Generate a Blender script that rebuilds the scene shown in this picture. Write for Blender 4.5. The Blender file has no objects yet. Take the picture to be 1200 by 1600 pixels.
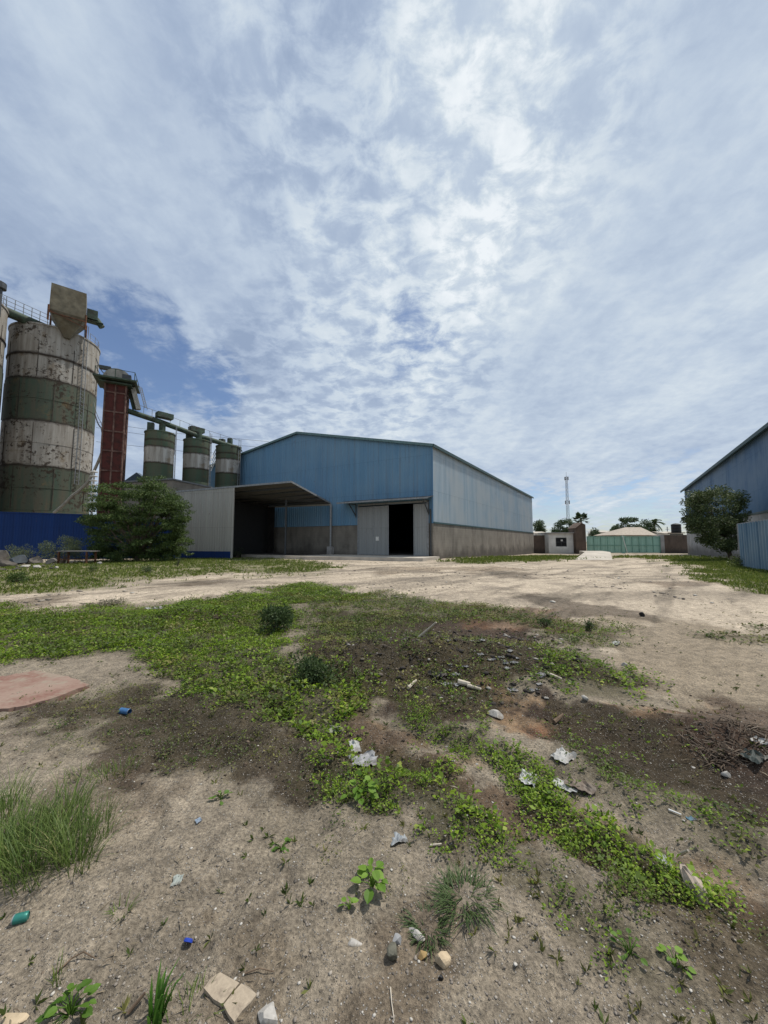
import bpy, math, random
import numpy as np
from mathutils import Vector, Matrix
C = bpy.context.scene
COL = C.collection
random.seed(7); RNG = np.random.default_rng(11)
R = math.radians

# ------------------------------------------------------------------ camera
CAMZ, F = 1.5, 578.0
TH = math.atan(46/578.0)
cam_d = bpy.data.cameras.new('camera'); cam = bpy.data.objects.new('camera', cam_d); COL.objects.link(cam)
cam_d.sensor_fit = 'VERTICAL'; cam_d.sensor_height = 36; cam_d.lens = 13.0
cam_d.clip_start = 0.05; cam_d.clip_end = 9000
cam.location = (0, 0, CAMZ); cam.rotation_euler = (R(90)+TH, 0, 0)
C.camera = cam
C.view_settings.view_transform = 'Standard'; C.view_settings.look = 'None'
C.view_settings.exposure = 0.0; C.view_settings.gamma = 1
C.render.resolution_x = 768; C.render.resolution_y = 1024

# ------------------------------------------------------------------ sun
SUN_AZ, SUN_EL = R(64), R(64)      # azimuth from +Y towards +X
sun_dir = Vector((math.sin(SUN_AZ)*math.cos(SUN_EL), math.cos(SUN_AZ)*math.cos(SUN_EL), math.sin(SUN_EL)))
sd = bpy.data.lights.new('sun', 'SUN'); sd.energy = 4.3; sd.angle = R(0.6); sd.color = (1.0, 0.95, 0.87)
so = bpy.data.objects.new('sun', sd); COL.objects.link(so)
so.rotation_euler = sun_dir.to_track_quat('Z', 'Y').to_euler(); so.location = (30, 10, 60)

# ------------------------------------------------------------------ sky
def raydir(px, py):
    u = (px-600)/F; v = (800-py)/F
    return Vector((u, math.cos(TH)-v*math.sin(TH), math.sin(TH)+v*math.cos(TH)))
def world_sky():
    w = bpy.data.worlds.new('World'); C.world = w; w.use_nodes = True
    nt = w.node_tree; N = nt.nodes; L = nt.links; N.clear()
    def n(t, **k):
        x = N.new(t)
        for a, b in k.items(): setattr(x, a, b)
        return x
    def setin(sock, v):
        if hasattr(v, 'type') and hasattr(v, 'is_linked'): L.new(v, sock)
        else: sock.default_value = v
    def m(op, a, b=0.0, c=0.0, clamp=False):
        x = n('ShaderNodeMath', operation=op); x.use_clamp = clamp
        setin(x.inputs[0], a); setin(x.inputs[1], b); setin(x.inputs[2], c); return x.outputs[0]
    def mapr(v, a, b, c, d, smooth=True):
        x = n('ShaderNodeMapRange'); x.interpolation_type = 'SMOOTHSTEP' if smooth else 'LINEAR'
        setin(x.inputs[0], v)
        for i, q in enumerate((a, b, c, d)): setin(x.inputs[i+1], q)
        return x.outputs[0]
    def mixc(f, a, b):
        x = n('ShaderNodeMix', data_type='RGBA'); setin(x.inputs[0], f); setin(x.inputs[6], a); setin(x.inputs[7], b); return x.outputs[2]
    tc = n('ShaderNodeTexCoord'); nrm = n('ShaderNodeVectorMath', operation='NORMALIZE'); L.new(tc.outputs['Generated'], nrm.inputs[0])
    D = nrm.outputs[0]
    sp = n('ShaderNodeSeparateXYZ'); L.new(D, sp.inputs[0]); x_, y_, z_ = sp.outputs
    zc = m('ADD', m('MAXIMUM', z_, 0.0), 0.17)
    cb = n('ShaderNodeCombineXYZ'); L.new(m('DIVIDE', x_, zc), cb.inputs[0]); L.new(m('DIVIDE', y_, zc), cb.inputs[1])
    Pl = cb.outputs[0]
    def noise(scale, detail, rough=0.5, dist=0.0, rot=0.0, sc=(1, 1, 1), off=(0, 0, 0)):
        mp = n('ShaderNodeMapping'); mp.inputs['Rotation'].default_value = (0, 0, rot)
        mp.inputs['Scale'].default_value = sc; mp.inputs['Location'].default_value = off; L.new(Pl, mp.inputs[0])
        t = n('ShaderNodeTexNoise'); t.inputs['Scale'].default_value = scale; t.inputs['Detail'].default_value = detail
        t.inputs['Roughness'].default_value = rough; t.inputs['Distortion'].default_value = dist
        L.new(mp.outputs[0], t.inputs['Vector']); return t.outputs['Fac']
    def blob(px, py, r0, r1):       # 1 inside r0 degrees of that direction, 0 outside r1
        d = raydir(px, py).normalized()
        q = n('ShaderNodeVectorMath', operation='DOT_PRODUCT'); L.new(D, q.inputs[0]); q.inputs[1].default_value = d
        return mapr(q.outputs['Value'], math.cos(R(r1)), math.cos(R(r0)), 0.0, 1.0)
    soft = noise(1.1, 5, 0.5, 0.5, off=(3.1, 1.7, 0))
    streak = noise(2.0, 7, 0.55, 0.35, rot=R(-32), sc=(2.0, 0.85, 1), off=(1.3, 0.4, 0))
    wisp = noise(1.5, 5, 0.5, 0.8, rot=R(20), sc=(2.2, 0.8, 1), off=(7.3, 2.4, 0))
    cell = noise(9.5, 7, 0.62, 0.3, rot=R(15), sc=(1.0, 1.15, 1))
    fine = noise(22.0, 5, 0.6, 0.2)
    # texture masks
    cm = m('MAXIMUM', blob(650, 210, 8, 27), m('MAXIMUM', blob(600, 520, 6, 21), m('MULTIPLY', blob(760, 30, 5, 16), 0.7)))
    cm = m('MAXIMUM', cm, m('MULTIPLY', blob(420, 600, 3, 13), 0.9))
    lft = m('MAXIMUM', blob(120, 230, 18, 44), blob(330, 300, 8, 18))
    # brightness of the cloud deck 0..1
    b = m('ADD', 0.66, m('MULTIPLY', m('SUBTRACT', soft, 0.5), 0.62))
    b = m('ADD', b, m('MULTIPLY', m('SUBTRACT', streak, 0.5), 0.85))
    b = m('SUBTRACT', b, m('MULTIPLY', lft, 0.38))
    b = m('ADD', b, m('MULTIPLY', m('MULTIPLY', m('SUBTRACT', wisp, 0.45), 1.15), lft))
    b = m('ADD', b, m('MULTIPLY', blob(620, 260, 4, 28), 0.24))
    b = m('ADD', b, m('MULTIPLY', blob(800, 370, 2, 12), 0.18))
    b = m('ADD', b, m('MULTIPLY', blob(480, 500, 4, 17), 0.12))
    b = m('ADD', b, m('MULTIPLY', m('MULTIPLY', m('SUBTRACT', mapr(cell, 0.36, 0.62, 0.0, 1.0), 0.62), 0.50), m('ADD', m('MULTIPLY', cm, 0.85), 0.20)))
    b = m('ADD', b, m('MULTIPLY', m('SUBTRACT', fine, 0.5), 0.30))
    bc = m('MINIMUM', m('MAXIMUM', b, 0.0), 1.15)
    ramp = n('ShaderNodeValToRGB'); L.new(m('DIVIDE', bc, 1.15), ramp.inputs[0])
    cr = ramp.color_ramp; cr.elements[0].position = 0.0; cr.elements[0].color = (.30, .385, .54, 1)
    cr.elements[1].position = 1.0; cr.elements[1].color = (.86, .91, .95, 1)
    for p, c in ((0.3, (.395, .485, .635, 1)), (0.55, (.52, .612, .735, 1)), (0.78, (.66, .74, .815, 1))):
        e = cr.elements.new(p); e.color = c
    cloud = n('ShaderNodeVectorMath', operation='SCALE'); L.new(ramp.outputs[0], cloud.inputs[0]); cloud.inputs['Scale'].default_value = 10.0
    # coverage holes
    hole = m('MAXIMUM', m('MULTIPLY', blob(215, 560, 1, 10), 0.95), m('MAXIMUM', m('MULTIPLY', blob(320, 600, 1, 7), 0.8), m('MULTIPLY', blob(100, 500, 1, 8), 0.45)))
    hole = m('MAXIMUM', hole, m('MULTIPLY', blob(650, 520, 1, 12), 0.20))
    low = mapr(z_, 0.03, 0.24, 1.0, 0.0)
    rgt = mapr(x_, -0.5, 0.45, 0.55, 0.75)
    hole = m('MAXIMUM', hole, m('MULTIPLY', m('MULTIPLY', low, rgt), 0.9))
    gap = m('ADD', hole, m('MULTIPLY', m('SUBTRACT', 0.5, m('ADD', m('MULTIPLY', streak, 0.55), m('MULTIPLY', cell, 0.45))), 3.6))
    hm = m('MULTIPLY', mapr(gap, 0.22, 0.95, 0.0, 0.93), mapr(hole, 0.0, 0.25, 0.0, 1.0))
    sky = n('ShaderNodeTexSky'); sky.sky_type = 'NISHITA'; sky.sun_disc = False
    sky.sun_elevation = SUN_EL; sky.sun_rotation = SUN_AZ; sky.air_density = 1.0; sky.dust_density = 0.6; sky.ozone_density = 1.6
    skc = n('ShaderNodeVectorMath', operation='MULTIPLY'); L.new(sky.outputs[0], skc.inputs[0]); skc.inputs[1].default_value = (0.95, 1.0, 1.12)
    col = mixc(hm, cloud.outputs[0], skc.outputs[0])
    col = mixc(mapr(z_, -0.02, 0.0, 1.0, 0.0), col, (2.2, 2.2, 2.1, 1))
    bg = n('ShaderNodeBackground'); L.new(col, bg.inputs[0]); bg.inputs[1].default_value = 0.10
    out = n('ShaderNodeOutputWorld'); L.new(bg.outputs[0], out.inputs[0])
world_sky()

# ------------------------------------------------------------------ pixel helpers (photo coordinates -> points of the place)
def Gd(px, py, z=0.0):                       # point of the photograph's ground plane
    d = raydir(px, py); t = (z-CAMZ)/d.z
    return (d.x*t, d.y*t)
def at(px, py, depth):                       # point at a given distance forward
    d = raydir(px, py); t = depth/d.y
    return Vector((d.x*t, depth, CAMZ+d.z*t))
def hit(px, py, P0, dr):                     # ray meets the vertical plane through P0 along dr
    d = raydir(px, py); a = d.x; b = d.y
    # a t = P0x + dr.x s ; b t = P0y + dr.y s
    det = -a*dr[1] + b*dr[0]
    t = (-P0[0]*dr[1] + P0[1]*dr[0])/det
    return Vector((a*t, b*t, CAMZ+d.z*t))
def lin(r, g, b, k=1.0):
    f = lambda c: (c/255/12.92 if c/255 <= .04045 else ((c/255+.055)/1.055)**2.4)
    return (f(r)*k, f(g)*k, f(b)*k, 1)
def alb(r, g, b): return np.array(lin(r, g, b)[:3])/1.30

# ------------------------------------------------------------------ numpy noise and terrain
def _hash(ix, iy, seed):
    h = (ix*374761393 + iy*668265263 + seed*974634777) & 0xffffffff
    h = ((h ^ (h >> 13))*1274126177) & 0xffffffff
    return ((h ^ (h >> 16)) & 0xffff)/65535.0
def vnoise(x, y, seed=0):
    x = np.asarray(x, float); y = np.asarray(y, float)
    xi = np.floor(x).astype(np.int64); yi = np.floor(y).astype(np.int64)
    fx = x-xi; fy = y-yi; fx = fx*fx*(3-2*fx); fy = fy*fy*(3-2*fy)
    a = _hash(xi, yi, seed); b = _hash(xi+1, yi, seed); c = _hash(xi, yi+1, seed); d = _hash(xi+1, yi+1, seed)
    return a+(b-a)*fx+(c-a)*fy+(a-b-c+d)*fx*fy
def fbm(x, y, seed=0, oct=4, g=0.5):
    s = 0; a = 1; t = 0
    for o in range(oct):
        s = s+a*vnoise(x*2**o+17.3*o, y*2**o-9.1*o, seed+o); t += a; a *= g
    return s/t
def sst(x, a, b):
    t = np.clip((x-a)/(b-a), 0, 1); return t*t*(3-2*t)
def poly_w(pts): return np.array([Gd(*p) for p in pts])
def sdf_poly(X, Y, V):
    X = np.asarray(X, float); Y = np.asarray(Y, float)
    dmin = np.full(X.shape, 1e9); inside = np.zeros(X.shape, bool)
    n = len(V)
    for i in range(n):
        ax, ay = V[i]; bx, by = V[(i+1) % n]
        ex, ey = bx-ax, by-ay
        t = np.clip(((X-ax)*ex+(Y-ay)*ey)/(ex*ex+ey*ey+1e-9), 0, 1)
        dmin = np.minimum(dmin, np.hypot(X-ax-t*ex, Y-ay-t*ey))
        c = ((ay > Y) != (by > Y)) & (X < (bx-ax)*(Y-ay)/((by-ay) if abs(by-ay) > 1e-9 else 1e-9)+ax)
        inside ^= c
    return np.where(inside, dmin, -dmin)
def sdf_line(X, Y, V):
    dmin = np.full(np.shape(X), 1e9)
    for i in range(len(V)-1):
        ax, ay = V[i]; bx, by = V[i+1]; ex, ey = bx-ax, by-ay
        t = np.clip(((X-ax)*ex+(Y-ay)*ey)/(ex*ex+ey*ey+1e-9), 0, 1)
        dmin = np.minimum(dmin, np.hypot(X-ax-t*ex, Y-ay-t*ey))
    return dmin
def zone(X, Y, V, soft=0.025, amp=0.10, seed=3):
    d = np.hypot(X, Y)+0.5
    nz = (fbm(X*0.9, Y*0.9, seed, 5, .6)-0.5)*2
    nf = (fbm(X*5, Y*5, seed+9, 3)-0.5)*2
    ng = (fbm(X*16, Y*16, seed+19, 3)-0.5)*2
    s = sdf_poly(X, Y, V)/d + nz*amp + nf*0.45*amp/np.maximum(1, d/5) + ng*.22*amp/np.maximum(1, d/3)
    return sst(s, -soft, soft)
RUTS = [(poly_w([(430, 1105), (560, 1160), (700, 1215), (850, 1275), (1000, 1330), (1200, 1440)]), .16),
        (poly_w([(560, 1110), (700, 1165), (830, 1225), (960, 1265), (1100, 1330), (1250, 1400)]), .14),
        (poly_w([(700, 1060), (850, 1120), (1000, 1175), (1200, 1240)]), .30)]
MOUND = [(Gd(640, 1030), 1.25, .55, .22), (Gd(300, 965), .9, .5, .12), (Gd(790, 1040), .9, .45, .10), (Gd(1150, 1150), .55, .35, .10), (Gd(470, 1020), .5, .4, .10),
         ((-30.5, 28.5), 2.2, .8, .12)]
def H(X, Y, micro=True):
    X = np.asarray(X, float); Y = np.asarray(Y, float)
    z = -0.70*sst(Y, 28, 68)*sst(X, -12, 0)
    d = np.hypot(X, Y)
    for V, w in RUTS:
        r = sdf_line(X, Y, V); z = z - 0.035*np.exp(-(r/w)**2) + 0.018*np.exp(-((r-1.7*w)/(.6*w))**2)
    for (c, rx, ry, h) in MOUND:
        g = np.exp(-(((X-c[0])/rx)**2+((Y-c[1])/ry)**2))
        z = z+h*g*(0.6+0.8*fbm(X*3, Y*3, 5, 3))
    if micro:
        z = z+(fbm(X*.35, Y*.35, 21, 3)-.5)*.10*sst(d, 3, 9)
        z = z+(fbm(X*2.2, Y*2.2, 31, 4)-.5)*.045*(1-sst(d, 20, 40))
        z = z+(fbm(X*11, Y*11, 41, 3)-.5)*.020*(1-sst(d, 6, 12))
        dn_ = fbm(X*4.5, Y*4.5, 43, 3, .6); z = z-.022*sst(dn_, .56, .66)*(1-sst(d, 10, 20))+.012*sst(.44-dn_, 0, .1)*(1-sst(d, 10, 20))
    return z
def gz(x, y): return float(H(np.array([x]), np.array([y]))[0])
def GP(px, py):                               # seat a thing on the terrain where the photo shows it
    d = raydir(px, py); t = -CAMZ/d.z
    for _ in range(12):
        t = (gz(d.x*t, d.y*t)-CAMZ)/d.z
    return Vector((d.x*t, d.y*t, gz(d.x*t, d.y*t)))

# ------------------------------------------------------------------ mesh helpers
class MB:
    def __init__(s): s.v = []; s.f = []
    def add(s, vs, fs):
        o = len(s.v); s.v += [tuple(v) for v in vs]; s.f += [tuple(i+o for i in f) for f in fs]; return s
    def box(s, c, size, rz=0.0, M=None):
        hx, hy, hz = size[0]/2, size[1]/2, size[2]/2
        vs = [Vector((x, y, z)) for x in (-hx, hx) for y in (-hy, hy) for z in (-hz, hz)]
        rot = Matrix.Rotation(rz, 3, 'Z') if M is None else M
        return s.add([rot @ v+Vector(c) for v in vs], [(0, 1, 3, 2), (4, 6, 7, 5), (0, 4, 5, 1), (2, 3, 7, 6), (0, 2, 6, 4), (1, 5, 7, 3)])
    def bar(s, a, b, w, h=None, up=(0, 0, 1)):
        a = Vector(a); b = Vector(b); h = h or w; d = (b-a); Ln = d.length; d.normalize()
        x = d.cross(Vector(up))
        if x.length < 1e-3: x = d.cross(Vector((1, 0, 0)))
        x.normalize(); y = x.cross(d); M = Matrix((x, d, y)).transposed()
        return s.box((a+b)/2, (w, Ln, h), M=M)
    def tube(s, pts, r, n=8, cap=True):
        pts = [Vector(p) for p in pts]; k = len(pts)
        rs = r if isinstance(r, (list, tuple)) else [r]*k
        rings = []; prev = None
        for i, p in enumerate(pts):
            d = (pts[min(i+1, k-1)]-pts[max(i-1, 0)]).normalized()
            if prev is None:
                x = d.cross(Vector((0, 0, 1)))
                if x.length < 1e-3: x = Vector((1, 0, 0))
            else: x = prev-d*prev.dot(d)
            x.normalize(); prev = x; y = d.cross(x)
            rings.append([p+(x*math.cos(2*math.pi*j/n)+y*math.sin(2*math.pi*j/n))*rs[i] for j in range(n)])
        vs = [v for rg in rings for v in rg]; fs = []
        for i in range(k-1):
            for j in range(n): fs.append((i*n+j, i*n+(j+1) % n, (i+1)*n+(j+1) % n, (i+1)*n+j))
        if cap: fs += [tuple(range(n))[::-1], tuple((k-1)*n+j for j in range(n))]
        return s.add(vs, fs)
    def lathe(s, c, prof, n=32):
        vs = []; fs = []
        for (r, z) in prof:
            for j in range(n): vs.append((c[0]+r*math.cos(2*math.pi*j/n), c[1]+r*math.sin(2*math.pi*j/n), c[2]+z))
        for i in range(len(prof)-1):
            for j in range(n): fs.append((i*n+j, i*n+(j+1) % n, (i+1)*n+(j+1) % n, (i+1)*n+j))
        return s.add(vs, fs)
    def quad(s, *p): return s.add(p, [tuple(range(len(p)))])
    def slab(s, pts, thick):           # polygon extruded downwards
        n = len(pts); vs = list(pts)+[(p[0], p[1], p[2]-thick) for p in pts]
        return s.add(vs, [tuple(range(n)), tuple(range(n, 2*n))[::-1]]+[(i, i+n, (i+1) % n+n, (i+1) % n) for i in range(n)])
def props(o, label=None, cat=None, group=None, kind=None):
    if label: o['label'] = label
    if cat: o['category'] = cat
    if group: o['group'] = group
    if kind: o['kind'] = kind
    return o
def link_mesh(name, me, mat, parent=None, loc=(0, 0, 0), smooth=False):
    o = bpy.data.objects.new(name, me); COL.objects.link(o)
    if mat: me.materials.append(mat)
    if parent: o.parent = parent
    else: o.location = loc
    if smooth: me.polygons.foreach_set('use_smooth', [True]*len(me.polygons))
    return o
def obj(name, mb, mat, parent=None, org=(0, 0, 0), smooth=False, **k):
    if parent is not None and org is None: org = parent['org_']
    me = bpy.data.meshes.new(name)
    ov = Vector(org)
    me.from_pydata([tuple(Vector(v)-ov) for v in mb.v], [], mb.f); me.update()
    import bmesh
    bm = bmesh.new(); bm.from_mesh(me); bmesh.ops.recalc_face_normals(bm, faces=bm.faces); bm.to_mesh(me); bm.free()
    o = link_mesh(name, me, mat, parent, org if parent is None else (0, 0, 0), smooth)
    if smooth:
        try: me.set_sharp_from_angle(angle=R(40))
        except Exception: pass
    props(o, **k); return o
def thing(name, loc, label, cat, group=None):
    o = bpy.data.objects.new(name, None); COL.objects.link(o); o.location = loc; o.empty_display_size = 0.3
    return props(o, label, cat, group)
class Thing:                       # parts are written in world coordinates
    def __init__(s, name, loc, label, cat, group=None):
        s.o = thing(name, loc, label, cat, group); s.loc = Vector(loc)
    def part(s, name, mb, mat, parent=None, **k):
        return obj(name, mb, mat, parent or s.o, org=s.loc, **k)
def copy_thing(root, loc, rz=0.0, label=None, scale=None):
    r = root.copy(); COL.objects.link(r); r.location = loc; r.rotation_euler = (0, 0, rz)
    if label: r['label'] = label
    if scale: r.scale = (scale,)*3
    for ch in list(root.children):
        c = ch.copy(); COL.objects.link(c); c.parent = r
        for g in list(ch.children):
            q = g.copy(); COL.objects.link(q); q.parent = c
    return r
def np_mesh(name, V, Fq, mat, org=(0, 0, 0), parent=None, smooth=False, nside=4):
    me = bpy.data.meshes.new(name); V = np.asarray(V, np.float32)-np.asarray(org, np.float32); Fq = np.asarray(Fq, np.int32)
    me.vertices.add(len(V)); me.vertices.foreach_set('co', V.ravel())
    me.loops.add(Fq.size); me.loops.foreach_set('vertex_index', Fq.ravel())
    me.polygons.add(len(Fq)); me.polygons.foreach_set('loop_start', np.arange(0, Fq.size, nside, dtype=np.int32))
    me.update(calc_edges=True); me.validate()
    return link_mesh(name, me, mat, parent, org if parent is None else (0, 0, 0), smooth)

# ------------------------------------------------------------------ material helpers
class Mat:
    def __init__(s, name, rough=0.8, metal=0.0, spec=0.3):
        s.m = bpy.data.materials.new(name); s.m.use_nodes = True; s.t = s.m.node_tree; s.N = s.t.nodes; s.L = s.t.links
        s.b = s.N['Principled BSDF']; s.b.inputs['Roughness'].default_value = rough; s.b.inputs['Metallic'].default_value = metal
        s.b.inputs['Specular IOR Level'].default_value = spec
        s.tc = s.N.new('ShaderNodeTexCoord').outputs['Object']
    def n(s, t, **k):
        x = s.N.new(t)
        for a, b in k.items(): setattr(x, a, b)
        return x
    def si(s, sock, v):
        if hasattr(v, 'is_linked'): s.L.new(v, sock)
        else: sock.default_value = v
    def noise(s, scale, detail=4, rough=.55, sc=(1, 1, 1), dist=0, vec=None, off=(0, 0, 0)):
        mp = s.n('ShaderNodeMapping'); mp.inputs['Scale'].default_value = sc; mp.inputs['Location'].default_value = off
        s.L.new(vec or s.tc, mp.inputs[0]); t = s.n('ShaderNodeTexNoise')
        t.inputs['Scale'].default_value = scale; t.inputs['Detail'].default_value = detail; t.inputs['Roughness'].default_value = rough; t.inputs['Distortion'].default_value = dist
        s.L.new(mp.outputs[0], t.inputs[0]); return t.outputs['Fac']
    def vor(s, scale, feature='F1', out='Distance', sc=(1, 1, 1), rnd=1.0):
        mp = s.n('ShaderNodeMapping'); mp.inputs['Scale'].default_value = sc; s.L.new(s.tc, mp.inputs[0])
        t = s.n('ShaderNodeTexVoronoi', feature=feature); t.inputs['Scale'].default_value = scale; t.inputs['Randomness'].default_value = rnd
        s.L.new(mp.outputs[0], t.inputs[0]); return t.outputs[out]
    def mr(s, v, a, b, c=0.0, d=1.0):
        x = s.n('ShaderNodeMapRange'); s.si(x.inputs[0], v)
        for i, q in enumerate((a, b, c, d)): s.si(x.inputs[i+1], q)
        return x.outputs[0]
    def math(s, op, a, b=0.0):
        x = s.n('ShaderNodeMath', operation=op); s.si(x.inputs[0], a); s.si(x.inputs[1], b); return x.outputs[0]
    def mix(s, f, a, b, bt='MIX'):
        x = s.n('ShaderNodeMix', data_type='RGBA', blend_type=bt); s.si(x.inputs[0], f); s.si(x.inputs[6], a); s.si(x.inputs[7], b); return x.outputs[2]
    def col(s, c): s.si(s.b.inputs['Base Color'], c); return s
    def bump(s, h, strength=.3, dist=.02):
        b = s.n('ShaderNodeBump'); b.inputs['Strength'].default_value = strength; b.inputs['Distance'].default_value = dist
        s.L.new(h, b.inputs['Height']); s.L.new(b.outputs[0], s.b.inputs['Normal']); return s
def rgba(a, k=1.0): return (a[0]*k, a[1]*k, a[2]*k, 1)
def m_plain(name, c, rough=.8, metal=0, var=.25, scale=6, dirt=None):
    M = Mat(name, rough, metal); nz = M.noise(scale, 5)
    col = M.mix(M.mr(nz, .3, .7), rgba(c, 1-var), rgba(c, 1+var))
    if dirt: col = M.mix(M.mr(M.noise(scale*.4, 6, .65), .5, .68), col, rgba(dirt))
    M.col(col).bump(nz, .15, .01); return M.m
def m_sheet(name, c, fade=None, streak=.35, rough=.55, dirt=(.16, .15, .14), low=None):
    """painted corrugated sheet: vertical streaks, fading, optional second tint towards the bottom edge"""
    M = Mat(name, rough, 0, .35)
    st = M.noise(1.0, 6, .6, sc=(1.6, 1.6, .06)); st2 = M.noise(1.0, 4, .5, sc=(7, 7, .12)); big = M.noise(.25, 4)
    col = M.mix(M.mr(st, .3, .7), rgba(c, 1-streak*.6), rgba(c, 1+streak*.5))
    if fade: col = M.mix(M.mr(M.math('ADD', big, M.math('MULTIPLY', M.math('SUBTRACT', st, .5), .6)), .36, .6), col, rgba(fade))
    col = M.mix(M.mr(st2, .50, .78, 0, .4), col, rgba(dirt))
    spz = M.n('ShaderNodeSeparateXYZ'); M.L.new(M.tc, spz.inputs[0])
    lap = M.math('FRACT', M.math('DIVIDE', M.math('ADD', spz.outputs[2], .4), 3.1)); rz_ = M.noise(2.2, 5, .7, off=(9, 2, 4))
    col = M.mix(M.math('MULTIPLY', M.mr(lap, .0, .012, 1, 0), .55), col, rgba(c, .35))
    col = M.mix(M.math('MULTIPLY', M.mr(lap, .80, 1.0, 0, .55), M.mr(st2, .52, .70, 0, 1)), col, rgba(c, .62))
    col = M.mix(M.mr(rz_, .66, .74, 0, .6), col, (.12, .07, .045, 1))
    if low:
        sp = M.n('ShaderNodeSeparateXYZ'); M.L.new(M.tc, sp.inputs[0])
        lo = M.mr(M.math('ADD', sp.outputs[2], M.math('MULTIPLY', M.math('SUBTRACT', st, .5), 2.5)), low[0], low[1], 1, 0)
        col = M.mix(M.math('MULTIPLY', lo, .8), col, rgba(low[2]))
    M.col(col).bump(M.noise(3, 3), .06, .02); return M.m
def m_concrete(name, c, stain=(.05, .045, .04), amt=.55, splash=True):
    M = Mat(name, .92, 0, .2)
    a = M.noise(.6, 6, .65); b = M.noise(1.2, 6, .6, sc=(1, 1, .25), off=(4, 2, 1)); f = M.noise(25, 4)
    col = M.mix(M.mr(a, .3, .7), rgba(c, .72), rgba(c, 1.22))
    col = M.mix(M.mr(b, .50, .72, 0, amt), col, rgba(stain))
    col = M.mix(M.mr(f, .3, .7, 0, .25), col, rgba(c, .6))
    # damp mud splash along the foot, pour joints every 2.4 m of height-banded blockwork
    sp = M.n('ShaderNodeSeparateXYZ'); M.L.new(M.tc, sp.inputs[0]); zz_ = M.math('ADD', sp.outputs[2], M.math('MULTIPLY', M.math('SUBTRACT', a, .5), 2.2))
    if splash:
        col = M.mix(M.mr(zz_, .1, 1.1, .75, 0), col, rgba(stain, 1.2))
        crs = M.math('FRACT', M.math('DIVIDE', sp.outputs[2], .235)); col = M.mix(M.math('MULTIPLY', M.mr(crs, .0, .10, 1, 0), M.mr(b, .4, .6, .15, .5)), col, rgba(stain, 1.4))
    M.col(col).bump(f, .25, .01); return M.m
def leaf_mat(name, c1, c2, c3=None, trans=.25, rough=.55, alt=None, asc=1.1):
    M = Mat(name, rough, 0, .25)
    g = M.n('ShaderNodeNewGeometry').outputs['Random Per Island']
    cr = M.n('ShaderNodeValToRGB'); M.L.new(g, cr.inputs[0]); e = cr.color_ramp.elements
    e[0].color = rgba(c1); e[1].color = rgba(c2)
    if c3: q = e.new(.93); q.color = rgba(c2); e[2].color = rgba(c3)
    cc = M.mix(M.mr(M.noise(.9, 3), .35, .65, 0, .35), cr.outputs[0], rgba(c1, .75))
    if alt: cc = M.mix(M.mr(M.noise(asc, 5, .65, off=(3, 8, 0)), .47, .62, 0, .8), cc, M.mix(g, rgba(alt, .75), rgba(alt, 1.25)))
    M.col(cc)
    tr = M.n('ShaderNodeBsdfTranslucent'); M.L.new(cc, tr.inputs[0])
    mx = M.n('ShaderNodeMixShader'); mx.inputs[0].default_value = trans
    M.L.new(M.b.outputs[0], mx.inputs[1]); M.L.new(tr.outputs[0], mx.inputs[2])
    M.L.new(mx.outputs[0], M.N['Material Output'].inputs[0]); return M.m

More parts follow.
